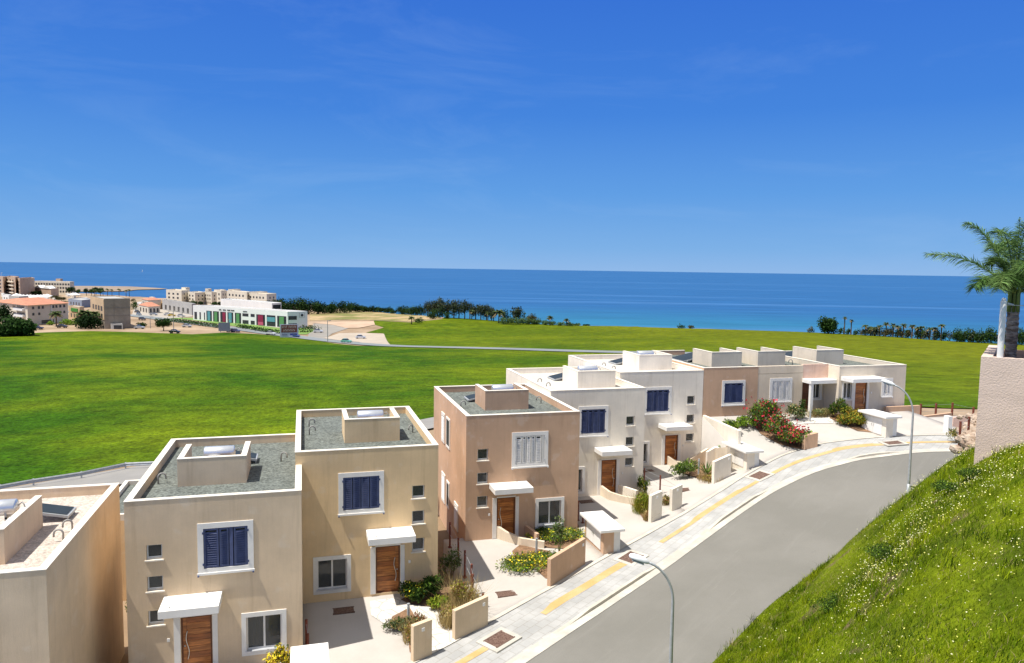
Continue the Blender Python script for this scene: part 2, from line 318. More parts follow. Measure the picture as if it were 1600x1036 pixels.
# base ground: polar sheet
def polar_sheet(name,m,rs,azs,zf):
    R,A=np.meshgrid(rs,azs,indexing='ij'); X=R*np.sin(A+_yaw); Y=R*np.cos(A+_yaw); Z=zf(X,Y)
    V=np.stack([X,Y,Z],-1).reshape(-1,3); a,b=R.shape; I=np.arange(a*b).reshape(a,b)
    Q=np.stack([I[:-1,:-1],I[:-1,1:],I[1:,1:],I[1:,:-1]],-1).reshape(-1,4)
    return struct(np_mesh(name,V,Q[:,::-1],m,smooth=True))
ground_m=mat('dry_earth',(.29,.20,.12),.95,.15,.035,col2=(.40,.30,.205),fine=.18,fscale=.5,mask=(.38,.66))
polar_sheet('ground',ground_m,np.geomspace(3,1500,230),np.radians(np.linspace(-75,75,300)),T)
def smat():
    m=mat('sea_water',(.010,.085,.27),.42,.0,.002,spec=.26); nt=m.node_tree; N=nt.nodes.new; l=nt.links.new
    b=nt.nodes['Principled BSDF']; geo=N('ShaderNodeNewGeometry')
    ln=N('ShaderNodeVectorMath'); ln.operation='LENGTH'; l(geo.outputs['Position'],ln.inputs[0])
    mr=N('ShaderNodeMapRange'); mr.inputs[1].default_value=340; mr.inputs[2].default_value=800; mr.interpolation_type='SMOOTHSTEP'; l(ln.outputs['Value'],mr.inputs[0])
    c=N('ShaderNodeMix'); c.data_type='RGBA'; c.inputs['A'].default_value=(.020,.165,.245,1); c.inputs['B'].default_value=(.014,.092,.235,1); l(mr.outputs[0],c.inputs['Factor'])
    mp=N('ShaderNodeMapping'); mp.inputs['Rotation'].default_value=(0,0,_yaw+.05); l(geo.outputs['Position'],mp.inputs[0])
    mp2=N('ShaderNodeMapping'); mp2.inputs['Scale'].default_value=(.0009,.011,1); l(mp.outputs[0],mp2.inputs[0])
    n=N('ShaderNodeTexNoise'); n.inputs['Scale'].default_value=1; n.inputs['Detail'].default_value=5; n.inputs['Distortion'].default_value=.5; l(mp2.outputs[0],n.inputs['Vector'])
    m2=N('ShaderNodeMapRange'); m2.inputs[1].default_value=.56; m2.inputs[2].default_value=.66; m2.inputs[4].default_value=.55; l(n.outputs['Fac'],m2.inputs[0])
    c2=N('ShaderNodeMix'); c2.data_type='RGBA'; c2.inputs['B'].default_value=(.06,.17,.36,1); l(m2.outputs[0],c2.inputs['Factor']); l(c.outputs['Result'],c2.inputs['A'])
    mp3=N('ShaderNodeMapping'); mp3.inputs['Scale'].default_value=(.012,.05,1); l(mp.outputs[0],mp3.inputs[0])
    n3=N('ShaderNodeTexNoise'); n3.inputs['Detail'].default_value=4; n3.inputs['Scale'].default_value=1; l(mp3.outputs[0],n3.inputs['Vector'])
    m3=N('ShaderNodeMapRange'); m3.inputs[1].default_value=.3; m3.inputs[2].default_value=.7; m3.inputs[3].default_value=.86; m3.inputs[4].default_value=1.14; l(n3.outputs['Fac'],m3.inputs[0])
    sc=N('ShaderNodeVectorMath'); sc.operation='SCALE'; l(c2.outputs['Result'],sc.inputs[0]); l(m3.outputs[0],sc.inputs['Scale'])
    l(sc.outputs[0],b.inputs['Base Color']); return m
R_=np.geomspace(250,120000,60)
polar_sheet('sea',smat(),R_,np.radians(np.linspace(-80,80,80)),lambda X,Y:np.full(X.shape,-36.))
def drape(name,poly,m,off,step,zf=T,edge=None,skirt=0):
    P=np.array([p[:2] for p in poly],float)
    # refine edges
    E=[]
    for i in range(len(P)):
        a,b=P[i],P[(i+1)%len(P)]; n=max(1,int(np.linalg.norm(b-a)/step)); E+= [a+(b-a)*k/n for k in range(n)]
    E=np.array(E); x0,y0=E.min(0); x1,y1=E.max(0)
    gx,gy=np.meshgrid(np.arange(x0+step*.37,x1,step),np.arange(y0+step*.41,y1,step)); Q=np.stack([gx.ravel(),gy.ravel()],1)
    ins=np.zeros(len(Q),bool); j=len(E)-1
    for i in range(len(E)):
        c=((E[i,1]>Q[:,1])!=(E[j,1]>Q[:,1]))&(Q[:,0]<(E[j,0]-E[i,0])*(Q[:,1]-E[i,1])/(E[j,1]-E[i,1]+1e-12)+E[i,0]); ins^=c; j=i
    Q=Q[ins]
    vs=[Vector(p) for p in E]+[Vector(p) for p in Q]
    r=delaunay_2d_cdt(vs,[],[list(range(len(E)))],1,1e-5)
    V=np.array([(v.x,v.y) for v in r[0]]); Z=zf(V[:,0],V[:,1])+off
    V=np.c_[V,Z]; Fq=[]
    for f in r[2]:
        a,b,c=[V[i] for i in f]; Fq.append(f if np.cross(b[:2]-a[:2],c[:2]-a[:2])>0 else f[::-1])
    return np_mesh(name,V,np.array(Fq),m,smooth=True)
# ---- fields
field_m=mat('field_grass',(.032,.088,.002),.9,.1,.022,col2=(.105,.147,.004),fine=.75,fscale=2.2,spec=.05,bump=.3,bscale=1.3)
def fieldtune(m):
    nt=m.node_tree; N=nt.nodes.new; l=nt.links.new; b=nt.nodes['Principled BSDF']; geo=N('ShaderNodeNewGeometry'); src=b.inputs['Base Color'].links[0].from_socket
    sx=N('ShaderNodeSeparateXYZ'); l(geo.outputs['Position'],sx.inputs[0]); r=N('ShaderNodeMapRange'); r.inputs[1].default_value=20; r.inputs[2].default_value=190; r.inputs[3].default_value=0; r.inputs[4].default_value=.75; l(sx.outputs['X'],r.inputs[0])
    m1=N('ShaderNodeMix'); m1.data_type='RGBA'; m1.inputs['B'].default_value=(.125,.135,.004,1); l(src,m1.inputs['A']); l(r.outputs[0],m1.inputs['Factor'])
    n=N('ShaderNodeTexNoise'); n.inputs['Scale'].default_value=.25; n.inputs['Detail'].default_value=10; n.inputs['Roughness'].default_value=.75; l(geo.outputs['Position'],n.inputs['Vector'])
    q=N('ShaderNodeMapRange'); q.inputs[1].default_value=.3; q.inputs[2].default_value=.7; q.inputs[3].default_value=.5; q.inputs[4].default_value=1.5; l(n.outputs['Fac'],q.inputs[0])
    v=N('ShaderNodeVectorMath'); v.operation='SCALE'; l(m1.outputs['Result'],v.inputs[0]); l(q.outputs[0],v.inputs['Scale']); l(v.outputs[0],b.inputs['Base Color'])
fieldtune(field_m)
TTl=lambda L_:[TT(*q) for q in L_]
fp=TTl([(-260,528),(-60,525),(0,524),(60,520),(140,517.5),(200,519),(300,522.5),(350,520),(400,522),(450,527),(500,533),(560,540.5),(612,541.5),(598,521),(572,520),(600,512),(580,506),(585,501),(640,504),(690,499),(720,496.5),(770,500),(800,502),(900,507),(1000,511),(1100,514),(1240,515),(1310,519),(1400,524),(1520,530),(1700,534),(1950,540)])
fp+=[atZ(1950,655,-13),atZ(1600,641,-13),atZ(1380,638,-13.3),np.array((40,66,0)),np.array((26,73,0)),np.array((10,82,0)),np.array((-12.7,69,0)),np.array((-22,64.4,0)),np.array((-60,45,0))]
struct(drape('field',fp,field_m,.08,5.))
def strip(name,pts,w,m,off,zf=T,n=80,kind=True):
    C=smooth_curve([p[:2] for p in pts],n); t=np.gradient(C,axis=0); t/=np.linalg.norm(t,axis=1)[:,None]; nn=np.c_[-t[:,1],t[:,0]]
    offs=np.linspace(-w/2,w/2,4); V=[];
    for o in offs:
        p=C+nn*o; V.append(np.c_[p,zf(p[:,0],p[:,1])+off])
    V=np.stack(V,1).reshape(-1,3); I=np.arange(n*4).reshape(n,4); Q=np.stack([I[:-1,:-1],I[:-1,1:],I[1:,1:],I[1:,:-1]],-1).reshape(-1,4)[:,::-1]
    o=np_mesh(name,V,Q,m,smooth=True); return struct(o) if kind else o
main_pts=TTl([(1200,552),(1080,553.5),(900,549.5),(800,546),(700,543.5),(615,541.5),(540,535.5),(480,529),(430,522.5),(380,515.5),(330,509),(270,501),(215,494),(150,489),(60,486)])
strip('road',main_pts,8.5,M['far_asphalt'],.25,n=160)
park_m=mat('pale_gravel_lot',(.40,.34,.27),.95,.08,.08,fine=.1,fscale=.7)
struct(drape('car_park',TTl([(505,529),(560,535),(612,541),(600,522),(560,520.5),(530,521),(512,527)]),park_m,.15,5))
lot_m=mat('lot_asphalt',(.27,.25,.22),.92,.08,.1,fine=.08,fscale=.6)
struct(drape('side_road',TTl([(481,527),(505,530.5),(520,521),(545,513),(585,508),(583,503),(540,503),(490,506),(484,514)]),lot_m,.12,5))
struct(drape('sandy_track',TTl([(486,505),(540,503),(584,502.5),(586,508),(560,513),(540,513),(520,508)]),mat('sandy_track',(.46,.33,.23),.95,.1,.1),.2,5))
struct(drape('verge',TTl([(262,497),(300,500.5),(360,509),(440,522),(478,523),(495,516),(470,513),(440,513),(380,506),(300,497)]),mat('lawn_verge',(.16,.26,.06),.95,.1,.2,fine=.2,fscale=1.),.14,5))
struct(drape('forecourt',TTl([(206,493),(255,499),(300,495),(302,488),(255,484),(210,480)]),mat('town_paving',(.38,.34,.29),.95,.06,.1),.14,6))
dry_m=mat('dry_grass',(.20,.20,.055),.95,.15,.06,col2=(.42,.30,.16),fine=.25,fscale=.8)
struct(drape('dry_grassland',TTl([(484,501),(540,499.5),(585,500.5),(640,503),(690,498),(660,491),(600,487),(520,487),(484,489)]),dry_m,.1,6))
sand_m=mat('coastal_sand',(.27,.21,.155),.95,.1,.03,fine=.1,fscale=.3)
# spit of land beyond the bay
sp=[atZ(*q,-35.6) for q in [(60,457),(120,456),(190,455.5),(215,453),(250,452.2),(262,451.3),(235,449.6),(205,448),(150,447.2),(100,447),(50,448)]]
o=drape('headland',sp,sand_m,0,20,zf=lambda X,Y:np.full(np.shape(X),-35.2)); struct(o)
# rear street behind the houses
rear=[(-55,38.5,0),(-30,53.5,0),(-13,63.3,0),(0,70.5,0),(13,77.5,0),(24,83,0)]
strip('rear_road',rear,6.5,mat('rear_asphalt',(.26,.25,.235),.9,.06,.3,fine=.06,fscale=10),.2)
# ------------------------------------------------------------ front street
def ribbon(name,A,B,m,za,zb,nx=1,parent=None,zfun=None):
    n=len(A); V=[]
    for k in range(nx+1):
        t=k/nx; p=A*(1-t)+B*t; z=(za if np.ndim(za) else np.full(n,za))*(1-t)+(zb if np.ndim(zb) else np.full(n,zb))*t
        V.append(np.c_[p,np.interp(p[:,0],FX,FZ)+z])
    V=np.stack(V,1).reshape(-1,3); I=np.arange(n*(nx+1)).reshape(n,nx+1); Q=np.stack([I[:-1,:-1],I[:-1,1:],I[1:,1:],I[1:,:-1]],-1).reshape(-1,4)
    a,b,c=V[Q[0,0]],V[Q[0,1]],V[Q[0,2]]
    if np.cross(b-a,c-a)[2]<0: Q=Q[:,::-1]
    return np_mesh(name,V,Q,m,parent=parent)
def offset(C,d):
    t=np.gradient(C,axis=0); t/=np.linalg.norm(t,axis=1)[:,None]; return C+np.c_[t[:,1],-t[:,0]]*d
RE=offset(KB,7.2)
def scuffs(m):
    nt=m.node_tree; N=nt.nodes.new; l=nt.links.new; b=nt.nodes['Principled BSDF']; src=b.inputs['Base Color'].links[0].from_socket; geo=N('ShaderNodeNewGeometry'); out=src
    for rot,sc,lo,hi,amt,col in ((-33,(.09,1.5,1),.55,.75,.22,(.30,.29,.27,1)),(-31,(.22,4.5,1),.64,.74,.35,(.33,.32,.29,1)),(-36,(.5,.9,1),.66,.72,.30,(.12,.115,.105,1))):
        mp=N('ShaderNodeMapping'); mp.vector_type='POINT'; mp.inputs['Scale'].default_value=sc; mr=N('ShaderNodeMapping'); mr.inputs['Rotation'].default_value=(0,0,math.radians(rot)); l(geo.outputs['Position'],mr.inputs[0]); l(mr.outputs[0],mp.inputs[0])
        n=N('ShaderNodeTexNoise'); n.inputs['Scale'].default_value=1; n.inputs['Detail'].default_value=6; n.inputs['Roughness'].default_value=.7; l(mp.outputs[0],n.inputs['Vector']); r=N('ShaderNodeMapRange'); r.inputs[1].default_value=lo; r.inputs[2].default_value=hi; r.inputs[4].default_value=amt; l(n.outputs['Fac'],r.inputs[0])
        m1=N('ShaderNodeMix'); m1.data_type='RGBA'; m1.inputs['B'].default_value=col; l(out,m1.inputs['A']); l(r.outputs[0],m1.inputs['Factor']); out=m1.outputs['Result']
    l(out,b.inputs['Base Color'])
scuffs(M['asphalt'])
struct(ribbon('street',offset(KB,-.02),RE,M['asphalt'],-.14,-.14,8))
# gutter + kerb + pavement
K1=offset(KB,-.40); K2=offset(KB,-.56)
def resample(C,D):
    # nearest-parameter match of D to C by arclength fraction using x
    i=D[:,0].argsort(); return np.c_[C[:,0],np.interp(C[:,0],D[i,0],D[i,1])]
struct(ribbon('gutter',K1,offset(KB,.02),M['gutter'],-.13,-.12,1))
hx=K1[:,0]; hk=np.zeros(len(hx))
for a,b in [(-30,2),(10.6,16.2),(20.6,25.6),(32,35.5),(41,60)]:
    hk=np.maximum(hk,np.clip(np.minimum(hx-a,b-hx)/1.0,0,1))
struct(ribbon('kerb_face',K1,K1+1e-4,M['kerb'],-.13,-.135+hk*.135,1))
struct(ribbon('kerb',K2,K1,M['kerb'],-.0+(hk-1)*.10,-.0+(hk-1)*.13,1))
def pavemat():
    m=mat('pavement_slabs',(.40,.395,.38),.85,.07,.7,col2=(.455,.45,.435),fine=.07,fscale=22); nt=m.node_tree; N=nt.nodes.new; l=nt.links.new
    b=nt.nodes['Principled BSDF']; geo=N('ShaderNodeNewGeometry'); mp=N('ShaderNodeMapping'); mp.inputs['Rotation'].default_value=(0,0,-math.radians(33)); l(geo.outputs['Position'],mp.inputs[0])
    br=N('ShaderNodeTexBrick'); br.inputs['Scale'].default_value=1; br.inputs['Brick Width'].default_value=.6; br.inputs['Row Height'].default_value=.4; br.inputs['Mortar Size'].default_value=.013; br.inputs['Mortar Smooth'].default_value=.3
    br.inputs['Color1'].default_value=(1,1,1,1); br.inputs['Color2'].default_value=(.86,.87,.88,1); br.inputs['Mortar'].default_value=(.72,.69,.64,1); l(mp.outputs[0],br.inputs['Vector'])
    src=b.inputs['Base Color'].links[0].from_socket; v=N('ShaderNodeVectorMath'); v.operation='MULTIPLY'; l(src,v.inputs[0]); l(br.outputs['Color'],v.inputs[1]); l(v.outputs[0],b.inputs['Base Color']); return m
# pavement between K2 and BK: pair points by normalised arclength of matching x-order
def pair(A,B):
    # for each A point take the closest point on B, kept monotonic
    out=[]; j=0
    for p in A:
        d=np.linalg.norm(B-p,axis=1); jj=int(d.argmin()); jj=max(j,jj); j=jj; out.append(B[jj])
    out=np.array(out)
    for _ in range(10): out[1:-1]=.25*out[:-2]+.5*out[1:-1]+.25*out[2:]
    return out
BF=smooth_curve(BK,1200)
BP=pair(K2,BF)
za=(hk-1)*.10
struct(ribbon('pavement',BP,K2,pavemat(),0.,za,5))
edge_o=BP+(BP-K2)/np.linalg.norm(BP-K2,axis=1)[:,None]*.12
struct(ribbon('pavement_edging',edge_o,BP-(BP-K2)/np.linalg.norm(BP-K2,axis=1)[:,None]*.10,M['kerb'],.03,.03,1))
# yellow tactile strip, in runs between the manholes
ym=mat('yellow_paving',(.53,.36,.145),.85,.10,1.2,col2=(.54,.385,.19),fine=.12,fscale=16)
def yrun(xa,xb,f0=.62,f1=.43,nm='tactile_strip'):
    C=BP*f0+K2*(1-f0); D=BP*f1+K2*(1-f1); s=(C[:,0]>xa)&(C[:,0]<xb)
    return struct(ribbon(nm,C[s],D[s],ym,.006+(1-.5)*za[s],.006+.5*za[s],1))
runs=[(-25,7.6),(9.0,15.6),(16.9,50)]
for a,b in runs: yrun(a,b)
# manhole covers
def manhole(c,ax,hx,hy,label,plate=True,slope=0.,z=None):
    z=gz(c[0],c[1]) if z is None else z
    t=thing('manhole_cover',(c[0],c[1],z),label,'manhole cover')
    mb=MB()
    if plate: 
        mb.obox(c,ax,hx+.22,hy+.22,z-.05,z+.012,slope=slope); mb.build('surround',M['gutter'],t)
    mb=MB(); mb.obox(c,ax,hx,hy,z-.04,z+.02,slope=slope); mb.build('cover_plate',M['iron'],t)
    mb=MB()
    for a,b,w,h in ((0,hy,hx+.03,.03),(0,-hy,hx+.03,.03)):
        axn=np.array(ax,float)/np.linalg.norm(ax); p=np.array(c[:2])+np.array([-axn[1],axn[0]])*b; mb.obox(p,ax,w,h,z-.04,z+.026,slope=slope)
    mb.build('rim',M['iron'],t); return t
def ptan(x): i=int(np.abs(K2[:,0]-x).argmin()); t=K2[i+2]-K2[i-2]; return t/np.linalg.norm(t)
def sl(x,ax): return (fz(x+ax[0])-fz(x-ax[0]))/2
for px,py,hx_,hy_,lab in [(780,999,.50,.36,'rusty iron manhole cover in the pavement, nearest the bottom of the picture'),(986,871,.50,.36,'iron manhole cover in the pavement just below the head of the near street lamp'),(1187,743,.48,.36,'iron manhole cover in the pavement opposite the pillar walls of the middle driveways'),(1396,692,.50,.32,'iron manhole cover at the right end of the pavement by the last white cabinet')]:
    p=G(px,py); ax=ptan(p[0]); manhole(p,ax,hx_,hy_,lab,slope=sl(p[0],ax))
for px,py,lab in [(537,954,'dark manhole cover in the shadow on the driveway of the tan house'),(791,928,'rusty manhole cover in the middle of the driveway of the rose brown house'),(810+20,795+30,None),(916,784,'small dark drain cover in the shaded driveway corner beside the rose brown house'),(963,824,'rusty cover in the driveway behind the near white-topped cabinet'),(1012,736,'dark drain cover in the shaded driveway below the second cream house'),(1073,765,'rusty cover in the driveway behind the pair of small cream pillars')]:
    if lab:
        p=G(px,py); manhole(p,(1,0),.42,.24,lab,plate=False)
# yards (solid slabs with skirts)
def yard_slab(i,name):
    a,b,yf,pz=YARDS[i]; nx=max(4,int((b-a)/.6)); ny=14; xs=np.linspace(a,b,nx); V=[]; 
    for x in xs:
        yb=bky(x)-.05; ye=yf+(.5 if i<7 else .1)
        for y in np.linspace(yb,ye,ny): V.append((x,y,yard(min(x,b-1e-4),y,i)))
    top=np.array(V); I=np.arange(nx*ny).reshape(nx,ny); Q=np.stack([I[:-1,:-1],I[1:,:-1],I[1:,1:],I[:-1,1:]],-1).reshape(-1,4).tolist()
    rim=list(I[:,0])+list(I[-1,1:])+list(I[::-1,-1][1:])+list(I[0,::-1][1:-1]); n0=len(V)
    V=V+[(V[k][0],V[k][1],V[k][2]-3.5) for k in rim]
    for k in range(len(rim)): Q.append([rim[k],n0+k,n0+(k+1)%len(rim),rim[(k+1)%len(rim)]])
    return struct(np_mesh(name,V,Q,M['drive']))
for i in range(len(YARDS)): yard_slab(i,'driveway')
# ------------------------------------------------------------ houses
def wall_face(mb,x0,x1,z0,z1,y,holes,dp=.2,mi=0,mr=0):
    xs=sorted({x0,x1,*[h[0] for h in holes],*[h[1] for h in holes]}); zs=sorted({z0,z1,*[h[2] for h in holes],*[h[3] for h in holes]})
    for i in range(len(xs)-1):
        for j in range(len(zs)-1):
            cx,cz=(xs[i]+xs[i+1])/2,(zs[j]+zs[j+1])/2
            if any(h[0]<cx<h[1] and h[2]<cz<h[3] for h in holes): continue
            mb.quad((xs[i],y,zs[j]),(xs[i+1],y,zs[j]),(xs[i+1],y,zs[j+1]),(xs[i],y,zs[j+1]),mi)
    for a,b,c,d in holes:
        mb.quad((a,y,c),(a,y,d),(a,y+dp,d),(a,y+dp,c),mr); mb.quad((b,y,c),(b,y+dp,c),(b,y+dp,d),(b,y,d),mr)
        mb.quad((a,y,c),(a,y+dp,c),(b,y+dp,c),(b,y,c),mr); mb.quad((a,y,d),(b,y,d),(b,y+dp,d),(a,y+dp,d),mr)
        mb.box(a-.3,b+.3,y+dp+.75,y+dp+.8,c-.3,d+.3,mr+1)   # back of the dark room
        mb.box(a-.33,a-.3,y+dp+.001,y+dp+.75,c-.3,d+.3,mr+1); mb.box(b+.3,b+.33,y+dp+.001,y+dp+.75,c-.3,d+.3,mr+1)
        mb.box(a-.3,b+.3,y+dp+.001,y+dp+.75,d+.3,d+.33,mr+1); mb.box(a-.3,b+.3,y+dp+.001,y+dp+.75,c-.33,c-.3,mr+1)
def frame_ring(mb,x0,x1,z0,z1,y0,y1,w,mi=0):
    mb.box(x0,x0+w,y0,y1,z0,z1,mi); mb.box(x1-w,x1,y0,y1,z0,z1,mi); mb.box(x0+w,x1-w,y0,y1,z1-w,z1,mi); mb.box(x0+w,x1-w,y0,y1,z0,z0+w,mi)
def small_window(h,x0,x1,z0,z1,y):
    mb=MB(); frame_ring(mb,x0+.002,x1-.002,z0+.04,z1-.002,y+.12,y+.17,.05); w=mb.build('window',M['alu'],h)
    mb=MB(); mb.box(x0+.05,x1-.05,y+.14,y+.15,z0+.09,z1-.05); mb.build('pane',GL,w)
    mb=MB(); mb.box(x0-.05,x1+.05,y-.05,y+.12,z0-.045,z0+.002); mb.box(x0,x1,y+.1,y+.12,z0,z0+.045); mb.build('sill',M['coping'],w)
    return w
def lower_window(h,x0,x1,z0,z1,y,curt=True,tw=.17):
    mb=MB(); frame_ring(mb,x0,x1,z0,z1,y-.035,y+.012,tw); w=mb.build('window',M['trim'],h)
    a,b,c,d=x0+tw,x1-tw,z0+tw,z1-tw
    mb=MB(); frame_ring(mb,a+.002,b-.002,c+.02,d-.002,y+.09,y+.15,.05); m=(a+b)/2; mb.box(m-.035,m+.035,y+.085,y+.145,c+.07,d-.052); mb.build('frame',M['trim'],w)
    mb=MB(); mb.box(a+.05,m-.03,y+.12,y+.13,c+.06,d-.05); mb.box(m+.03,b-.05,y+.11,y+.12,c+.06,d-.05); mb.build('pane',GL,w)
    mb=MB(); mb.box(a-.04,b+.04,y-.09,y+.09,c-.01,c+.022); mb.build('sill',M['alu'],w)
    if curt:
        mb=MB(); n=14; L_=m-a-.1 if random.random()<.9 else b-a-.1
        for q in range(n):
            xa=a+.05+L_*q/n; xb=a+.05+L_*(q+1)/n; ya=y+.26+(.03 if q%2 else -.03); yb=y+.26+(-.03 if q%2 else .03)
            mb.quad((xa,ya,c+.05),(xb,yb,c+.05),(xb,yb,d),(xa,ya,d))
        mb.build('curtain',M['curtain'],w)
    return w
def louvre(mb,p,ax,w,z0,z1,slats=True,t=.035,mi=0):
    """one shutter leaf starting at p=(x,y) running along unit ax"""
    ax=np.array(ax,float); ax/=np.linalg.norm(ax); c=np.array(p)+ax*w/2
    for k in (-1,1): mb.obox(c+ax*k*(w/2-.03),ax,.03,t/2,z0,z1,mi)
    for z in (z0,z1-.06): mb.obox(c,ax,w/2-.06,t/2,z,z+.06,mi)
    n=int((z1-z0-.12)/.085); ay=np.array([-ax[1],ax[0]])
    for q in range(n):
        z=z0+.065+q*.085; pa=c-ax*(w/2-.06); pb=c+ax*(w/2-.06); o=ay*.028
        if ay[1]>0: o=-o
        mb.quad((*(pa+o),z),(*(pb+o),z),(*(pb-o),z+.062),(*(pa-o),z+.062),mi)
def shutter_window(h,x0,x1,z0,z1,y,m,pattern,tw=.20,twb=None):
    mb=MB(); frame_ring(mb,x0,x1,z0,z1,y-.035,y+.012,tw); w=mb.build('window',M['trim'],h)
    a,b,c,d=x0+tw+.01,x1-tw-.01,z0+tw+.01,z1-tw-.01
    mb=MB(); mb.box(x0-.03,x1+.03,y-.08,y-.036,z0-.03,z0+.05); mb.build('sill',M['trim'],w)
    mb=MB(); frame_ring(mb,a-.01,b+.01,c-.01,d+.01,y+.012,y+.06,.045); 
    for x in (a-.02,b+.02):
        for z in (c+.15,d-.15): mb.box(x-.025,x+.025,y-.06,y-.036,z-.04,z+.04)
    for x in (x0+.02,x1-.02): mb.box(x-.03,x+.03,y-.12,y-.08,z0-.07,z0-.02)
    mb.build('shutter_frame',m if m!=M['white_shut'] else M['alu'],w)
    n=len(pattern); wid=(b-a)/sum(pattern); x=a; s=1; 
    for k,pw in enumerate(pattern):
        L_=pw*wid; dy=.07*(1 if k%2==0 else -1) if n>2 else .01
        
        p0=(x,y+.02-(0 if k%2==0 else .035)); p1=(x+L_,y+.02-(.035 if k%2==0 else 0)) if n>2 else (x+L_,y+.02)
        v=np.array(p1)-np.array(p0); ln=np.linalg.norm(v)-.03
        mb=MB(); louvre(mb,p0,v,ln,c+.01,d-.01); mb.build('shutter',m,w); x+=L_
    mb=MB(); mb.box(a-.01,b+.01,y+.16,y+.17,c-.01,d+.01); mb.build('pane',GL,w)
    return w
def door(h,x0,x1,z0,z1,y,hand=1,m=None,z0t=None):
    """pilasters, frame, planked leaf, long bent pull handle"""
    mb=MB(); z0t=z0 if z0t is None else z0t
    mb.box(x0-.24,x0-.02,y-.04,y+.012,z0t,z1+.0); mb.box(x1+.02,x1+.20,y-.04,y+.012,z0t,z1+.0)
    mb.box(x0-.02,x1+.02,y-.04,y+.012,z1,z1+.06); mb.build('door_surround',M['trim'],h)
    mb=MB(); frame_ring(mb,x0,x1,z0,z1,y+.02,y+.12,.055); fr=mb.build('door_frame',M['doord'],h)
    mb=MB(); a,b=x0+.055,x1-.055; n=9; sw=.13
    mb.box(a,b,y+.08,y+.10,z0+.055,z1-.055)
    hx0=a if hand>0 else b-sw
    mb.box(hx0,hx0+sw,y+.06,y+.085,z0+.06,z1-.06)
    pa,pb=(a+sw+.006,b-.006) if hand>0 else (a+.006,b-sw-.006)
    for q in range(n):
        za=z0+.06+(z1-z0-.12)*q/n; zb=z0+.06+(z1-z0-.12)*(q+1)/n; mb.box(pa,pb,y+.062+.003*(q%2),y+.085,za+.006,zb-.006,q%3)
    d=mb.build('door',[M['doorw'],mat('door_plank_a',(.45,.16,.04),.38,.3,1.2,stretch=(1.5,1.5,14),fine=.2,fscale=9,spec=.4),mat('door_plank_b',(.30,.095,.024),.38,.3,1.2,stretch=(1.5,1.5,14),fine=.2,fscale=9,spec=.4)],h)
    mb=MB(); hx_=(a+.16 if hand>0 else b-.16); zz=np.linspace(z0+.5,z1-.55,14)
    mb.tube([(hx_+.05*math.sin((z-zz[0])/(zz[-1]-zz[0])*2*math.pi),y-.0,z) for z in zz],.016,8)
    for z in (zz[0]+.03,zz[-1]-.03): mb.tube([(hx_,y+.06,z),(hx_,y,z)],.012,6)
    mb.tube([((a+.06 if hand>0 else b-.06),y+.06,z0+1.0),((a+.06 if hand>0 else b-.06),y+.03,z0+1.0)],.03,10)
    mb.build('handle',M['steel'],d,smooth=True)
def canopy(h,x0,x1,zt,y,out=1.25,th=.28):
    mb=MB(); mb.box(x0,x1,y-out,y+.0,zt-th,zt); o=mb.build('canopy',M['canopy'],h); bevel(o,.012)
    mb=MB(); mb.tube([(x0+.35,y-out+.2,zt),(x0+.35,y-out+.2,zt+.05)],.02,6); mb.build('canopy_outlet',M['pipe'],o)
    return o
def bevel(o,w,seg=2):
    m=o.modifiers.new('bevel','BEVEL'); m.width=w; m.segments=seg; m.limit_method='ANGLE'; return o
def roof_and_parapet(h,x0,x1,y0,y1,zr,wm,rm,t=.22,drop=.36,sides=(1,1,1,1)):
    """sides: front,right,back,left"""
    mb=MB(); mb.box(x0+.01,x1-.01,y0+.01,y1-.01,zr-drop-.12,zr-drop); r=mb.build('roof',rm,h)
    mb=MB(); q=.006
    F_,R_,B_,L_=sides
    if F_: mb.box(x0,x1,y0+.001,y0+t,zr-.56,zr,0)
    if B_: mb.box(x0,x1,y1-t,y1,zr-.56,zr,0)
    ya=y0+t if F_ else y0; yb=y1-t if B_ else y1
    if L_: mb.box(x0,x0+t,ya,yb,zr-.56,zr,0)
    if R_: mb.box(x1-t,x1,ya,yb,zr-.56,zr,0)
    p=mb.build('parapet',wm,r)
    mb=MB(); e=.012; zt=zr+.022
    if F_: mb.box(x0-e,x1+e,y0-e,y0+t+e,zr-.0,zt)
    if B_: mb.box(x0-e,x1+e,y1-t-e,y1+e,zr,zt)
    if L_: mb.box(x0-e,x0+t+e,ya+e,yb-e,zr,zt)
    if R_: mb.box(x1-t-e,x1+e,ya+e,yb-e,zr,zt)
    mb.build('coping',M['coping'],r)
    return r
def vent(r,x,y,z,ang):
    mb=MB(); dx,dy=math.cos(ang),math.sin(ang)
    mb.tube([(x,y,z),(x,y,z+.28)]+[(x+dx*.14*(1-math.cos(a)),y+dy*.14*(1-math.cos(a)),z+.28+.14*math.sin(a)) for a in np.linspace(.3,math.pi,7)]+[(x+dx*.28,y+dy*.28,z+.18)],.032,8); mb.build('vent_pipe',M['pipe'],r,smooth=True)
def enclosure(r,x0,x1,y0,y1,zf,zt,m):
    t=.2; mb=MB(); mb.box(x0,x1,y0,y0+t,zf,zt); mb.box(x0,x0+t,y0+t,y1,zf,zt); mb.box(x1-t,x1,y0+t,y1,zf,zt); o=mb.build('roof_enclosure',m,r)
    mb=MB(); e=.01; mb.box(x0-e,x1+e,y0-e,y0+t+e,zt,zt+.02); mb.box(x0-e,x0+t+e,y0+t+e,y1+e,zt,zt+.02); mb.box(x1-t-e,x1+e,y0+t+e,y1+e,zt,zt+.02)
    mb.build('coping_strip',M['coping'],r)
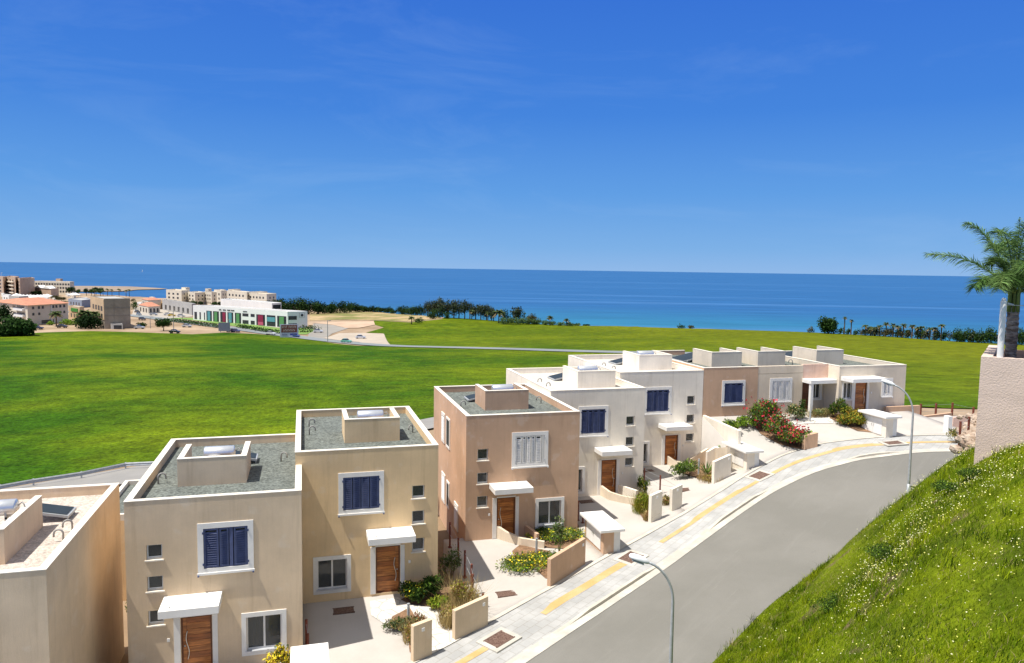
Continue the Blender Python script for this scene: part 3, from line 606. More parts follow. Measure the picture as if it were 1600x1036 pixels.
def water_tank(x0,x1,y,z,label,far=False,lid=(.35,-.42)):
    """horizontal steel cylinder on a frame"""
    t=thing('water_tank',((x0+x1)/2,y,z),label,'water tank','solar water tanks on the roofs')
    r=.27; zc=z+.98
    mb=MB(); n=24; pr=[(0,0),(.02,.18),(.05,.25),(.07,r)]
    xs=[x0]+[x0+p[0] for p in pr[1:]]+[x1-p[0] for p in pr[1:][::-1]]+[x1]; rs=[.02]+[p[1] for p in pr[1:]]+[p[1] for p in pr[1:][::-1]]+[.02]
    mb.tube([(x,y,zc) for x in xs],rs,n); mb.build('tank_drum',M['tank'],t,smooth=True)
    mb=MB()
    for x in (x0+.3,x1-.3): mb.box(x-.03,x+.03,y-.25,y-.2,z,zc-.05); mb.box(x-.03,x+.03,y+.2,y+.25,z,zc-.05); mb.box(x-.03,x+.03,y-.25,y+.25,zc-.32,zc-.26)
    mb.build('stand',M['galv'],t)
    mb=MB(); mb.tube([(x1,y,zc+.05),(x1+.12,y,zc+.16),(x1+.2,y-.05,zc+.05),(x1+.2,y-.08,zc-.4)],.025,6); mb.build('connecting_pipe',M['pipe'],t,smooth=True)
    return t
def cold_tank(x,y,z,label):
    t=thing('plastic_tank',(x,y,z),label,'water tank','white plastic tanks on the roofs'); zt=z+.78
    mb=MB(); mb.tube([(x,y,z),(x,y,z+.6),(x,y,z+.72)],[.42,.42,.40],24); mb.build('tank_body',M['plastic'],t,smooth=False)
    mb=MB(); mb.tube([(x,y,z+.72),(x,y,zt),(x,y,zt+.04)],[.33,.33,.26],24); mb.build('lid',M['plastic'],t)
    return t
def collector(c,ax,w,l,tilt,z,label):
    """tilted panel on a frame. ax: horizontal down-slope direction"""
    t=thing('solar_collector',(c[0],c[1],z),label,'solar panel','solar collectors on the roofs')
    ax=np.array(ax,float); ay=np.array([-ax[1],ax[0]]); mb=MB(); vs=[]
    lo=z+.12; hi=lo+l*math.sin(tilt); hl=l*math.cos(tilt)/2
    def P(a,b,zz): q=np.array(c[:2])+ax*a+ay*b; return (q[0],q[1],zz)
    mb.hexa([P(hl,-w/2,lo),P(hl,w/2,lo),P(-hl,w/2,hi),P(-hl,-w/2,hi)],[P(hl,-w/2,lo+.09),P(hl,w/2,lo+.09),P(-hl,w/2,hi+.09),P(-hl,-w/2,hi+.09)]); mb.build('collector_case',M['galv'],t)
    mb=MB(); e=.06; mb.quad(P(hl-e,-w/2+e,lo+.094+.03),P(hl-e,w/2-e,lo+.094+.03),P(-hl+e,w/2-e,hi+.094-.0),P(-hl+e,-w/2+e,hi+.094-.0)); mb.build('glass',M['panelg'],t)
    mb=MB()
    for b in (-w/2+.1,w/2-.1): mb.tube([P(-hl+.05,b,z),P(-hl+.05,b,hi)],.02,5); mb.tube([P(hl-.05,b,z),P(hl-.05,b,lo)],.02,5)
    mb.build('legs',M['galv'],t)
def house(k,label,wm,rm,typ,boxspec,cover=None):
    h=[q for q in H if q['k']==k][0]; x0,x1,yf,d,zr,pad=[h[q] for q in ('x0','x1','yf','d','zr','pad')]
    t=thing('terraced_house',((x0+x1)/2,yf,pad),label,'house','flat roofed terrace houses along the street')
    base=pad-3.2; holes=[]; S=typ
    for key in S.get('sm',[]): holes.append(key)
    lw=S.get('lw'); uw=S.get('uw'); dr=S.get('door')
    if lw: holes.append((lw[0]+.17,lw[1]-.17,lw[2]+.17,lw[3]-.17))
    if uw: holes.append((uw[0]+.2,uw[1]-.2,uw[2]+.2,uw[3]-.2))
    if dr: holes.append((dr[0],dr[1],dr[2],dr[3]))
    for q in S.get('xw',[]): holes.append((q[0]+.12,q[1]-.12,q[2]+.12,q[3]-.12))
    mb=MB(); zt=zr-.56; xr=S.get('x1',x1)
    wall_face(mb,x0,xr,base,zt,yf,holes,.2)
    mb.quad((x0,yf+d,base),(x0,yf,base),(x0,yf,zt),(x0,yf+d,zt)); mb.quad((x1,yf+S.get('rec',0),base),(x1,yf+d,base),(x1,yf+d,zt),(x1,yf+S.get('rec',0),zt)); mb.quad((x1,yf+d,base),(x0,yf+d,base),(x0,yf+d,zt),(x1,yf+d,zt))
    if S.get('extra'): S['extra'](mb,t)
    # rear openings as real recesses' frames
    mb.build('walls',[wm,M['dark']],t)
    for xx in (x0+1.2,x1-2.6):
        for zz in (zr-2.9,zr-5.6):
            mb2=MB(); frame_ring(mb2,xx,xx+1.4,zz,zz+1.5,yf+d-.01,yf+d+.04,.14); w=mb2.build('rear_window',M['trim'],t); mb2=MB(); mb2.box(xx+.14,xx+1.26,yf+d+.0,yf+d+.02,zz+.14,zz+1.36); mb2.build('pane',M['panelg'],w)
    for q in S.get('sm',[]): small_window(t,*q,yf)
    if lw: lower_window(t,*lw,yf)
    for q in S.get('xw',[]): lower_window(t,*q,yf,curt=True,tw=.12)
    if uw: shutter_window(t,*uw,yf,S['shm'],S['shp'])
    if dr: door(t,dr[0],dr[1],dr[2],dr[3],yf,S.get('hand',1))
    if S.get('canopy'): canopy(t,*S['canopy'],yf)
    r=roof_and_parapet(t,x0,x1,yf,yf+d,zr,wm,rm,sides=S.get('sides',(1,1,1,1)))
    bx0,bx1,by0,by1=boxspec; enclosure(r,bx0,bx1,by0,by1,zr-.37,zr+.74,S.get('boxm',wm))
    for a in S.get('vents',[]): vent(r,a[0],a[1],zr-.36,a[2])
    # bell push
    if dr:
        bx=dr[0]-.42 if S.get('hand',1)>0 else dr[1]+.42
        mb=MB(); mb.box(bx-.05,bx+.05,yf-.035,yf+.0,dr[2]+1.25,dr[2]+1.38); o=mb.build('doorbell',M['plastic'],t); bevel(o,.01)
    return t
def A(x0,zr,pad,yf,**k): # small windows on the left
    d=dict(sm=[(x0+.67,x0+1.20,zr-2.17,zr-1.62),(x0+.67,x0+1.20,zr-3.33,zr-2.78),(x0+.67,x0+1.20,zr-4.6,zr-4.05)],
     uw=(x0+2.37,x0+4.29,zr-2.86,zr-.97),door=(x0+1.75,x0+2.80,zr-6.52,zr-4.40),lw=(x0+3.82,x0+5.42,zr-6.15,zr-4.5),canopy=(x0+1.22,x0+3.18,zr-3.56),hand=1,shm=M['blue'],shp=[1.25,.8,.35,1.1]); d.update(k); return d
def B(x0,zr,pad,yf,**k): # mirrored
    d=dict(sm=[(x0+4.93,x0+5.49,zr-2.34,zr-1.76),(x0+4.93,x0+5.49,zr-3.5,zr-2.9),(x0+4.93,x0+5.49,zr-4.77,zr-4.15)],
     uw=(x0+1.76,x0+3.70,zr-2.84,zr-1.0),door=(x0+3.35,x0+4.40,zr-6.5,zr-4.38),lw=(x0+.69,x0+2.28,zr-6.26,zr-4.61),canopy=(x0+2.93,x0+4.92,zr-3.57),hand=-1,shm=M['blue'],shp=[.9,.8,.8,.9]); d.update(k); return d
P2=math.pi
ha=house('a','beige house with a pale gravel roof cut off by the left edge of the picture',WALLS['beige'],M['gravel_b'],A(-13.5,-8.9,-15.4,23.6,vents=[(-7.75,28.0,-P2*.9),(-7.75,27.0,P2)]),(-11.45,-8.87,25.3,28.75))
hb=house('b','beige house with blue shutters and a grey gravel roof, second from the left edge',WALLS['beige'],M['gravel_g'],A(-6.12,-8.36,-14.9,28.0,vents=[(-5.6,31.4,0.2),(-1.0,33.9,-.4)]),(-4.8,-2.24,30.8,33.3))
hc=house('c','tan yellow house with blue shutters and wooden door beside the flagstone path',WALLS['tan'],M['gravel_g'],B(-.37,-7.81,-14.42,31.7,vents=[(.25,36.6,0),(.25,38.4,0),(5.2,36,-2.5)]),(1.81,4.36,34.46,36.9))
sid=[]
hd=house('d','rose brown house with white shutters standing on the left of the near cream house',WALLS['brown'],M['gravel_g'],B(8.05,-7.58,-14.2,36.6,
   sm=[(8.66,9.24,-9.95,-9.34),(8.66,9.24,-11.2,-10.6),(8.66,9.24,-12.46,-11.85)],uw=(10.51,12.52,-10.45,-8.55),door=(9.74,10.74,-14.18,-12.0),lw=(11.87,13.5,-13.86,-12.2),canopy=(9.3,11.35,-11.18),hand=1,shm=M['white_shut'],shp=[1,.7,.7,.7,1,.4],vents=[(8.6,40.6,.1),(13.6,41.2,2.8)]),(9.8,12.35,39.7,42.2))
he=house('e','cream house with blue shutters joined to the right side of the rose brown house',WALLS['cream'],M['conc_roof'],B(14.33,-7.28,-13.95,41.6,
   sm=[(19.36,19.92,-9.64,-9.04),(19.36,19.92,-10.95,-10.35),(19.36,19.92,-12.25,-11.68)],uw=(16.15,18.12,-10.2,-8.3),door=(17.76,18.76,-13.95,-11.72),lw=(15.1,16.66,-13.76,-12.05),canopy=(17.25,19.25,-10.88),vents=[(15.0,46.2,.2),(15.0,44.4,.2)]),(17.1,19.75,44.3,47.2))
hf=house('f','upper cream house with blue shutters standing next to the stair walls',WALLS['ivory'],M['conc_roof'],B(20.54,-6.84,-13.4,45.36,
   sm=[(25.68,26.28,-9.22,-8.6),(25.68,26.28,-10.55,-9.92),(25.68,26.28,-11.87,-11.27)],uw=(22.38,24.44,-9.8,-7.9),door=(24.07,25.06,-13.4,-11.3),lw=(21.35,22.9,-13.3,-11.65),canopy=(23.5,25.5,-10.45),vents=[(21.2,50.0,.2),(21.2,48.2,.2),(26.3,49,2.5)]),(23.5,26.15,48.6,51.5))
hg=house('g','low rose brown house front with one blue shuttered window behind the red flowering bush',WALLS['brown'],M['gravel_g'],dict(uw=(28.38,30.25,-9.4,-7.6),shm=M['blue'],shp=[1,1,1],sides=(1,0,1,1),vents=[(27.6,49,.5)],boxm=WALLS['grey']),(29.2,31.75,48.2,51.0))
def recess(mb,t):
    # porch recess at the right side of the house
    x=35.04; mb.quad((x,45.39,-13.3),(x,45.75,-13.3),(x,45.75,-7.2),(x,45.39,-7.2))
    wall_face(mb,x,37.2,-13.3,-7.35,45.75,[(36.18,36.88,-9.2,-8.05)],.15)
hh=house('h','low sand coloured house with a white shuttered window and a recessed porch',WALLS['sand'],M['gravel_g'],dict(uw=(32.28,34.15,-9.3,-7.55),shm=M['white_shut'],shp=[1,1,1,1,1],x1=35.04,rec=.36,extra=recess,sides=(0,0,1,0),vents=[(36.2,48.2,2.8)],boxm=WALLS['grey']),(33.0,35.4,48.0,50.9))
hi=house('i','low grey beige house with a wooden door at the right end of the terrace',WALLS['grey'],M['gravel_g'],dict(door=(38.65,39.65,-9.95,-7.78),xw=[(37.5,38.45,-9.15,-7.72)],uw=(40.95,41.95,-9.0,-7.6),shm=M['white_shut'],shp=[1,1],canopy=(37.35,40.3,-7.38),hand=-1,vents=[(41.0,52.5,.3)]),(38.2,40.7,48.0,50.9))
# parapets of the low block, porch
mb=MB(); mb.box(31.29,35.04,45.391,45.61,-7.2,-6.66); mb.build('parapet',WALLS['sand'],hh)
mb=MB(); mb.box(35.041,37.2,45.395,45.6,-7.62,-6.60); mb.build('porch_parapet',WALLS['pink'],hh)
mb=MB(); mb.box(35.0,37.2,44.4,45.74,-7.90,-7.63); o=mb.build('porch_canopy',M['canopy'],hh); bevel(o,.012)
mb=MB(); mb.box(35.05,35.27,44.45,44.67,-10.3,-7.90); mb.build('porch_column',M['trim'],hh)
mb=MB(); frame_ring(mb,36.04,37.02,-9.34,-7.93,45.71,45.77,.14); w=mb.build('porch_window',M['trim'],hh)
mb=MB(); frame_ring(mb,36.18,36.88,-9.2,-8.05,45.82,45.86,.045); mb.box(36.50,36.555,45.81,45.86,-9.15,-8.1); mb.build('frame',M['trim'],w); mb=MB(); mb.box(36.22,36.84,45.84,45.85,-9.15,-8.1); mb.build('pane',GL,w)
mb=MB(); mb.box(35.28,35.95,45.70,45.76,-10.15,-7.95); mb.build('porch_door',M['doord'],hh)
# chamfer window niches on the rose brown side wall
def side_window(h,x,ya,yb,z0,z1,m,shut=True):
    mb=MB(); w=.12
    for a,b,c,d in ((ya,ya+w,z0,z1),(yb-w,yb,z0,z1),(ya+w,yb-w,z1-w,z1),(ya+w,yb-w,z0,z0+w)): mb.box(x-.05,x+.0,a,b,c,d)
    o=mb.build('side_window',M['trim'],h)
    mb=MB(); mb.box(x-.02,x-.003,ya+w,yb-w,z0+w,z1-w); mb.build('pane',M['panelg'],o)
    if shut:
        mb=MB(); louvre(mb,(x-.04,ya+w+.01),(0,1),yb-ya-2*w-.02,z0+w+.01,z1-w-.01,t=.03); mb.build('shutter',m,o)
side_window(hd,8.05,42.45,43.45,-10.4,-8.62,M['white_shut']); side_window(hd,8.05,40.85,41.95,-10.4,-8.62,M['white_shut'],False)
side_window(hd,8.05,42.2,43.3,-14.0,-12.25,M['white_shut']); side_window(hd,8.05,40.9,41.7,-13.9,-12.35,M['white_shut'],False); side_window(hd,8.05,38.4,39.4,-14.35,-12.9,M['white_shut'],True)
# tanks and collectors
for x0_,x1_,y,z,l in [(-10.75,-9.2,27.55,-9.12,'steel drum tank on the roof at the left edge of the picture'),(-4.0,-2.75,32.1,-8.72,'steel drum tank behind the roof box of the house second from the left'),(2.45,3.75,35.8,-8.17,'steel drum tank behind the roof box of the tan yellow house'),
   (10.5,11.8,41.0,-7.94,'steel drum tank in the roof box of the rose brown house'),(17.7,19.1,45.9,-7.64,'steel drum tank in the roof box of the near cream house'),(24.1,25.4,50.2,-7.2,'steel drum tank in the roof box of the upper cream house')]:
    water_tank(x0_,x1_,y,z,l)
for x,y,z,l in [(-9.62,26.35,-9.2,'white plastic tank below the steel drum on the leftmost roof'),(-3.75,31.35,-8.74,'white plastic tank with a round lid in the roof box second from the left'),(3.55,35.05,-8.2,'white plastic tank in the roof box of the tan yellow house'),(11.4,40.3,-7.95,'white plastic tank inside the roof box of the rose brown house'),
   (30.6,49.6,-7.05,'white plastic tank in the roof box above the low rose brown front'),(34.2,49.4,-7.03,'white plastic tank in the roof box of the low sand coloured house'),(39.6,49.4,-7.0,'white plastic tank in the roof box of the last house on the right')]:
    cold_tank(x,y,z,l)
for c,ax,w_,l_,z,lab in [((-8.95,29.6),(1,0),1.0,1.6,-9.26,'solar collector sticking out behind the roof box of the leftmost house'),((-2.6,34.2),(1,0),1.0,1.2,-8.72,'solar collector partly hidden by the roof box second from the left'),
   ((10.35,43.0),(-1,0),1.2,1.9,-8.0,'solar collector beside the roof box of the rose brown house'),((17.6,48.3),(-1,0),1.5,2.0,-7.74,'solar collector beside the roof box of the near cream house'),((24.0,52.4),(-1,0),1.5,2.0,-7.3,'solar collector beside the roof box of the upper cream house'),
   ((29.6,52.2),(-1,0),2.2,2.4,-7.15,'dark solar collector left of the roof box above the low rose brown front'),((38.6,51.9),(-1,0),1.9,2.2,-7.15,'dark solar collector left of the last roof box on the right')]:
    collector(c,ax,w_,l_,math.radians(12),z,lab)
# ------------------------------------------------------------ planting helpers
def quads_from(P,N1,N2,hw,hl,bend=None):
    """P (n,3) centres, N1,N2 unit axes (n,3)"""
    a=N1*hw[:,None]; b=N2*hl[:,None]; V=np.stack([P-a-b,P+a-b,P+a*.35+b,P-a*.35+b],1).reshape(-1,3); Q=np.arange(len(P)*4).reshape(-1,4); return V,Q
def rnd_unit(n): 
    v=rng.normal(size=(n,3)); return v/np.linalg.norm(v,axis=1)[:,None]
def crown_pts(c,rad,n,lobes=7,shell=.55,flat=.25):
    c=np.array(c,float); rad=np.array(rad,float); L_=[]; 
    lc=rnd_unit(lobes)*rng.uniform(.35,.68,(lobes,1)); lc[:,2]=np.abs(lc[:,2])*.9-flat*rng.random(lobes); lr=rng.uniform(.33,.58,lobes)
    k=rng.choice(lobes,n,p=lr**2/np.sum(lr**2)); d=rnd_unit(n); r=(shell+(1-shell)*rng.random(n)**.6)*(.85+.3*rng.random(n))
    p=lc[k]+d*(lr[k]*r)[:,None]; return c+p*rad,d
def leaf_cloud(c,rad,n,size,lobes=7,aspect=1.8,up=.0,shell=.55):
    P,d=crown_pts(c,rad,n,lobes,shell); a=rnd_unit(n); n1=np.cross(a,d+.6*rnd_unit(n)); n1/=np.linalg.norm(n1,axis=1)[:,None]; n2=np.cross(n1,rnd_unit(n)); n2/=np.linalg.norm(n2,axis=1)[:,None]
    if up: n2[:,2]=np.abs(n2[:,2])+up; n2/=np.linalg.norm(n2,axis=1)[:,None]
    s=size*rng.uniform(.6,1.4,n); return quads_from(P,n1,n2,s/aspect,s)
def blades(c,rx,ry,n,h,w,lean=.35,zf=None):
    t=rng.uniform(0,2*math.pi,n); r=np.sqrt(rng.random(n)); P=np.c_[c[0]+rx*r*np.cos(t),c[1]+ry*r*np.sin(t),np.full(n,c[2])]
    if zf is not None: P[:,2]=zf(P[:,0],P[:,1])
    hh=h*rng.uniform(.5,1.2,n); d=rng.normal(size=(n,2))*lean; a=rng.uniform(0,2*math.pi,n); wv=np.c_[np.cos(a),np.sin(a),np.zeros(n)]*w*.5
    m=P+np.c_[d*.35,np.full(n,.6)]*hh[:,None]; tp=P+np.c_[d,np.full(n,1.)]*hh[:,None]
    V=np.stack([P-wv,P+wv,m+wv*.7,m-wv*.7,tp+wv*.12,tp-wv*.12],1).reshape(-1,3); i=np.arange(n)[:,None]*6
    Q=np.concatenate([i+np.array([[0,1,2,3]]),i+np.array([[3,2,4,5]])],1).reshape(-1,4); return V,Q
GREEN=leafmat('shrub_leaves_green',(.05,.10,.018),(.10,.17,.02)); DGREEN=leafmat('shrub_leaves_dark',(.025,.055,.012),(.05,.09,.02)); YGREEN=leafmat('shrub_leaves_yellow_green',(.22,.24,.025),(.34,.30,.04)); LIME=leafmat('leaves_lime',(.17,.30,.02),(.28,.38,.04))
STRAW=leafmat('dry_blades',(.36,.26,.10),(.5,.4,.18)); YEL=leafmat('yellow_flowers',(.72,.56,.03),(.8,.66,.05),island=.2,trans=0); RED=leafmat('red_flowers',(.36,.015,.03),(.50,.05,.07),island=.3,trans=0); ORG_=leafmat('orange_leaves',(.45,.26,.03),(.5,.36,.05)); RUSTL=leafmat('rusty_leaves',(.24,.08,.04),(.32,.14,.06)); OLIVE=leafmat('olive_leaves',(.12,.15,.07),(.2,.23,.11))
def shrub(p,w,h,mats,n,size,label,name='shrub',cat='shrub',weights=None,stems=5,d=None,group=None,lobes=8,shell=.4,up=.15,grass=0,gm=None,flow=None,fn=0,fs=.04):
    t=thing(name,p,label,cat,group); d=d or w
    V,Q=leaf_cloud((p[0],p[1],p[2]+h*.5),(w/2*1.15,d/2*1.15,h*.62),n,size,lobes,up=up,shell=shell)
    V[:,2]=np.maximum(V[:,2],p[2]+.01); mi=rng.choice(len(mats),len(Q),p=weights) if len(mats)>1 else np.zeros(len(Q),int)
    np_mesh('foliage',V,Q,mats,mi,t)
    if stems:
        mb=MB()
        for _ in range(stems):
            a=rng.uniform(0,6.28); r=rng.uniform(.2,.45); mb.tube([(p[0],p[1],p[2]-.05),(p[0]+r*w*.4*math.cos(a),p[1]+r*d*.4*math.sin(a),p[2]+h*.35),(p[0]+r*w*.9*math.cos(a),p[1]+r*d*.9*math.sin(a),p[2]+h*.8)],[.02,.015,.006],5)
        mb.build('stems',M['twig'],t)
    if grass: V,Q=blades((p[0],p[1],p[2]-.03),w*.55,d*.55,grass,h*1.0,.016); np_mesh('grass_stalks',V,Q,gm or STRAW,None,t)
    if fn:
        fn=int(fn)
        V,Q=leaf_cloud((p[0],p[1],p[2]+h*.55),(w/2*1.2,d/2*1.2,h*.66),fn,fs,lobes+3,aspect=1.1,shell=.85); V[:,2]=np.maximum(V[:,2],p[2]+.01); fo=np_mesh('flowers',V,Q,flow,None,t); fo['kind']='stuff'
    return t
yardv=lambda X,Y: np.array([gz(a,b) for a,b in zip(X,Y)])
def bed(name,px,m,off=.035,step=.5,raw=False): 
    return struct(drape(name,[G(*q) for q in px],m,off,step,zf=yardv))
bed('planting_bed',[(626,938),(690,905),(735,930),(736,955),(706,985),(700,975),(688,950),(640,945)],M['soil'])
bed('planting_bed',[(612,965),(640,950),(655,975),(660,1020),(640,1020),(636,985),(615,985)],M['soil'])
bed('flagstone_path',[(578,940),(622,934),(640,946),(690,952),(706,986),(712,1003),(650,1034),(660,1015),(655,975),(640,950),(614,966),(600,975),(580,962)],M['pave_crazy'],.03)
bed('planting_bed',[(800,862),(812,852),(860,862),(864,906),(852,904),(836,890),(804,872)],M['soil'])
bed('planting_bed',[(822,842),(826,822),(900,812),(912,846),(880,858),(850,856)],M['soil'])
bed('planting_bed',[(984,786),(996,770),(1020,772),(1018,816),(1008,815)],M['soil'])
bed('planting_bed',[(1060,738),(1072,722),(1096,724),(1118,736),(1116,756),(1090,748)],M['soil'])
bed('planting_bed',[(1176,664),(1215,655),(1262,680),(1258,703),(1216,694),(1188,678)],M['soil'])
bed('planting_bed',[(1296,654),(1300,644),(1362,648),(1362,676),(1340,674)],M['soil'])
bed('flagstone_path',[(1238,655),(1300,652),(1302,662),(1262,662),(1238,664)],M['pave_crazy'],.03)
# crazy joints on the stone path
def crazy(m):
    nt=m.node_tree; N=nt.nodes.new; l=nt.links.new; b=nt.nodes['Principled BSDF']; geo=N('ShaderNodeNewGeometry')
    v=N('ShaderNodeTexVoronoi'); v.feature='DISTANCE_TO_EDGE'; v.inputs['Scale'].default_value=1.7; l(geo.outputs['Position'],v.inputs['Vector'])
    r=N('ShaderNodeMapRange'); r.inputs[1].default_value=.0; r.inputs[2].default_value=.05; r.inputs[3].default_value=.55; r.inputs[4].default_value=1; l(v.outputs['Distance'],r.inputs[0])
    s=N('ShaderNodeVectorMath'); s.operation='SCALE'; src=b.inputs['Base Color'].links[0].from_socket; l(src,s.inputs[0]); l(r.outputs[0],s.inputs['Scale']); l(s.outputs[0],b.inputs['Base Color'])
crazy(M['pave_crazy'])
# low walls
def lowwall(pl,pr,tl,thick,m,label,cat='wall',name='garden_wall',plate=True):
    a,b=G(*pl),G(*pr); D=math.hypot(a[0],a[1]); top=atD(*tl,D)[2]; h=top-a[2]; ax=(b-a)[:2]; L_=np.linalg.norm(ax); ax/=L_; nrm=np.array([-ax[1],ax[0]])*thick
    a2=a[:2];b2=b[:2]; za,zb=a[2],b[2]; bot=[(*a2,za-.3),(*b2,zb-.3),(*(b2+nrm),zb-.3),(*(a2+nrm),za-.3)]; tp=[(*a2,za+h),(*b2,zb+h),(*(b2+nrm),zb+h),(*(a2+nrm),za+h)]
    t=thing(name,((a[0]+b[0])/2,(a[1]+b[1])/2,za),label,cat,'low rendered walls and pillars along the pavement')
    mb=MB(); mb.hexa(bot,tp); o=mb.build('wall_panel',m,t); bevel(o,.012)
    if plate:
        mb=MB(); q=(b2-ax*.25 if L_>1.5 else (a2+b2)/2)-nrm/thick*.02; mb.obox(q,ax,.06,.018,zb+h-.33,zb+h-.2); mb.build('number_plate',M['plastic'],t)
    return t
lowwall((711,1001),(762.5,976),(708.5,955),.2,WALLS['beige'],'long tan wall beside the pavement in front of the tan yellow house')
lowwall((646,1035),(675,1023),(645.5,979),.2,WALLS['beige'],'short tan wall at the bottom edge left of the flagstone path')
lowwall((860,917),(914.5,881),(855.5,874),.2,WALLS['brown'],'long rose brown wall beside the pavement in front of the rose brown house')
lowwall((1017,817),(1034,809),(1017,774.5),.2,WALLS['cream'],'cream pillar wall beside the yellow green grasses of the near cream house')
lowwall((1049.7,799),(1065.5,791),(1049,764.5),.2,WALLS['cream'],'cream pillar wall on the right of the pair at the driveway edge')
lowwall((1115.4,755.6),(1142,743),(1116.3,721.8),.2,WALLS['cream'],'cream wall beside the spiky plant, left of the middle white cabinet')
lowwall((1257,703),(1277.5,698),(1257.8,681),.3,WALLS['brown'],'small rose brown pillar at the pavement end of the red flowering bush',plate=False)
def wallpath(px,h,thick,m,label,hs_=None,group=None,name='garden_wall'):
    P=[G(*q) if not isinstance(q,np.ndarray) else q for q in px]; t=thing(name,P[0],label,'wall',group); mb=MB()
    for i in range(len(P)-1):
        a,b=P[i],P[i+1]; ax=(b-a)[:2]; ax=ax/np.linalg.norm(ax); n=np.array([-ax[1],ax[0]])*thick; ha=(hs_ or [h]*len(P))[i]; hb=(hs_ or [h]*len(P))[i+1]
        ea=ax*0; A_=a[:2]; B_=b[:2]
        mb.hexa([(*A_,a[2]-.3),(*B_,b[2]-.3),(*(B_+n),b[2]-.3),(*(A_+n),a[2]-.3)],[(*A_,a[2]+ha),(*B_,b[2]+hb),(*(B_+n),b[2]+hb),(*(A_+n),a[2]+ha)])
    mb.build('wall_panel',m,t); return t
wallpath([(770,840),(790,846),(814,853),(850,857)],.45,.16,WALLS['sand'],'low curving beige wall in front of the rose brown house door',[.75,.5,.4,.35])
wallpath([(932.6,771),(950.6,781),(972,786),(991,789)],.45,.16,WALLS['sand'],'low curving beige wall in front of the near cream house door',[.65,.5,.42,.4])
wallpath([(1034,722),(1050,729),(1066,733)],.45,.15,WALLS['sand'],'low curving beige wall in front of the upper cream house door',[.7,.5,.4])
wallpath([(820,838),(838,852)],.6,.16,WALLS['brown'],'short planter wall right of the rose brown house door')
wallpath([(965,776),(993,786)],.75,.18,WALLS['cream'],'planter wall right of the near cream house door')
wallpath([(1078,729),(1106,722),(1136,722)],.9,.18,WALLS['sand'],'angled retaining wall behind the spiky plant of the upper cream house',[.5,.95,.95])
def solid(label,name,m,fn,loc,cat='wall'):
    mb=MB(); fn(mb); t=thing(name,loc,label,cat); mb.build('wall_panel',m,t); return t
solid('tall cream retaining wall running out from the corner between the cream and rose fronts','retaining_wall',WALLS['cream'],lambda mb:mb.hexa([(26.92,40.9,-14),(27.12,40.9,-14),(27.12,45.35,-14),(26.92,45.35,-14)],[(26.92,40.9,-10.15),(27.12,40.9,-10.15),(27.12,45.35,-10.0),(26.92,45.35,-10.0)]),(27,43,-13))
solid('cream stair wall with a notched sloping top between the retaining wall and the cabinet','stair_wall',WALLS['cream'],lambda mb:(mb.hexa([(25.75,42.6,-14),(26.4,42.6,-14),(26.4,42.8,-14),(25.75,42.8,-14)],[(25.75,42.6,-11.9),(26.4,42.6,-11.6),(26.4,42.8,-11.6),(25.75,42.8,-11.9)]),mb.hexa([(26.401,41.0,-14),(26.6,41.0,-14),(26.6,42.8,-14),(26.401,42.8,-14)],[(26.401,41.0,-11.75),(26.6,41.0,-11.75),(26.6,42.8,-11.6),(26.401,42.8,-11.6)])),(26,41,-13))
# walls at the right end
q1=atY(1384.6,636,43.8); q2=atY(1438,634,43.8); q3=atY(1487.7,645,44.4)
solid('rose wall beyond the last cabinet, right of the end house','boundary_wall',WALLS['brown'],lambda mb:mb.box(q1[0],q2[0],43.8,44.0,-12.5,q1[2]),(q1[0],43.8,-10.3))
solid('low rose wall with a pale top continuing right to the fence posts','boundary_wall',WALLS['brown'],lambda mb:mb.hexa([(q2[0]+.01,43.85,-12.5),(q3[0],44.4,-12.5),(q3[0],44.6,-12.5),(q2[0]+.01,44.05,-12.5)],[(q2[0]+.01,43.85,q3[2]-.05),(q3[0],44.4,q3[2]),(q3[0],44.6,q3[2]),(q2[0]+.01,44.05,q3[2]-.05)]),(q2[0],43.8,-10.3))
r1=G(1481,677); r2=G(1487,677)
solid('small white pillar at the right end of the last driveway','gate_pillar',M['canopy'],lambda mb:mb.box(r1[0],r1[0]+.32,r1[1],r1[1]+.4,r1[2]-.5,atD(1484,651,math.hypot(r1[0],r1[1]))[2]),r1)
r3=atY(1513,652,r1[1]+1.4); r4=atY(1488,652,r1[1]+1.4)
solid('short rose wall between the white pillar and the rusty posts','garden_wall',WALLS['pink'],lambda mb:mb.box(r4[0],r3[0]+.6,r1[1]+1.3,r1[1]+1.5,r1[2]-.6,r4[2]),r4)
# ------------------------------------------------------------ cabinets
def cabinet(fl,L_,w,h,label,m):
    x,y,z=fl; z=min(z,gz(x,y+L_*.3),gz(x+w,y)); t=thing('utility_cabinet',(x+w/2,y+L_/2,z),label,'cabinet','white topped meter cabinets beside the pavement')
    z1=fl[2]+h
    mb=MB(); mb.box(x+.04,x+w*.62,y,y+L_,z-.4,z1); b=mb.build('cabinet_body',m,t)
    mb=MB(); mb.box(x+w*.62+.001,x+w,y+.05,y+L_-.05,z-.4,z1-.001); mb.build('side_panel',M['canopy'],t)
    mb=MB(); mb.box(x-.22,x+w+.14,y-.22,y+L_+.15,z1,z1+.14); o=mb.build('top_slab',M['canopy'],t); bevel(o,.015)
    for k in range(2):
        ya=y+.35+k*(L_-.6)/2; yb=ya+(L_-.6)/2-.02; mb=MB(); mb.box(x+.005,x+.038,ya,yb,fl[2]+.12,z1-.12)
        for q in range(3): mb.box(x-.002,x+.004,ya+.12,yb-.12,z1-.35-q*.06,z1-.33-q*.06)
        d=mb.build('cabinet_door',M['canopy'],t)
        mb=MB(); yy=yb-.08 if k==0 else ya+.08; mb.box(x-.03,x+.004,yy-.02,yy+.02,fl[2]+.6,fl[2]+.75); mb.build('handle',M['steel'],d)
    return t
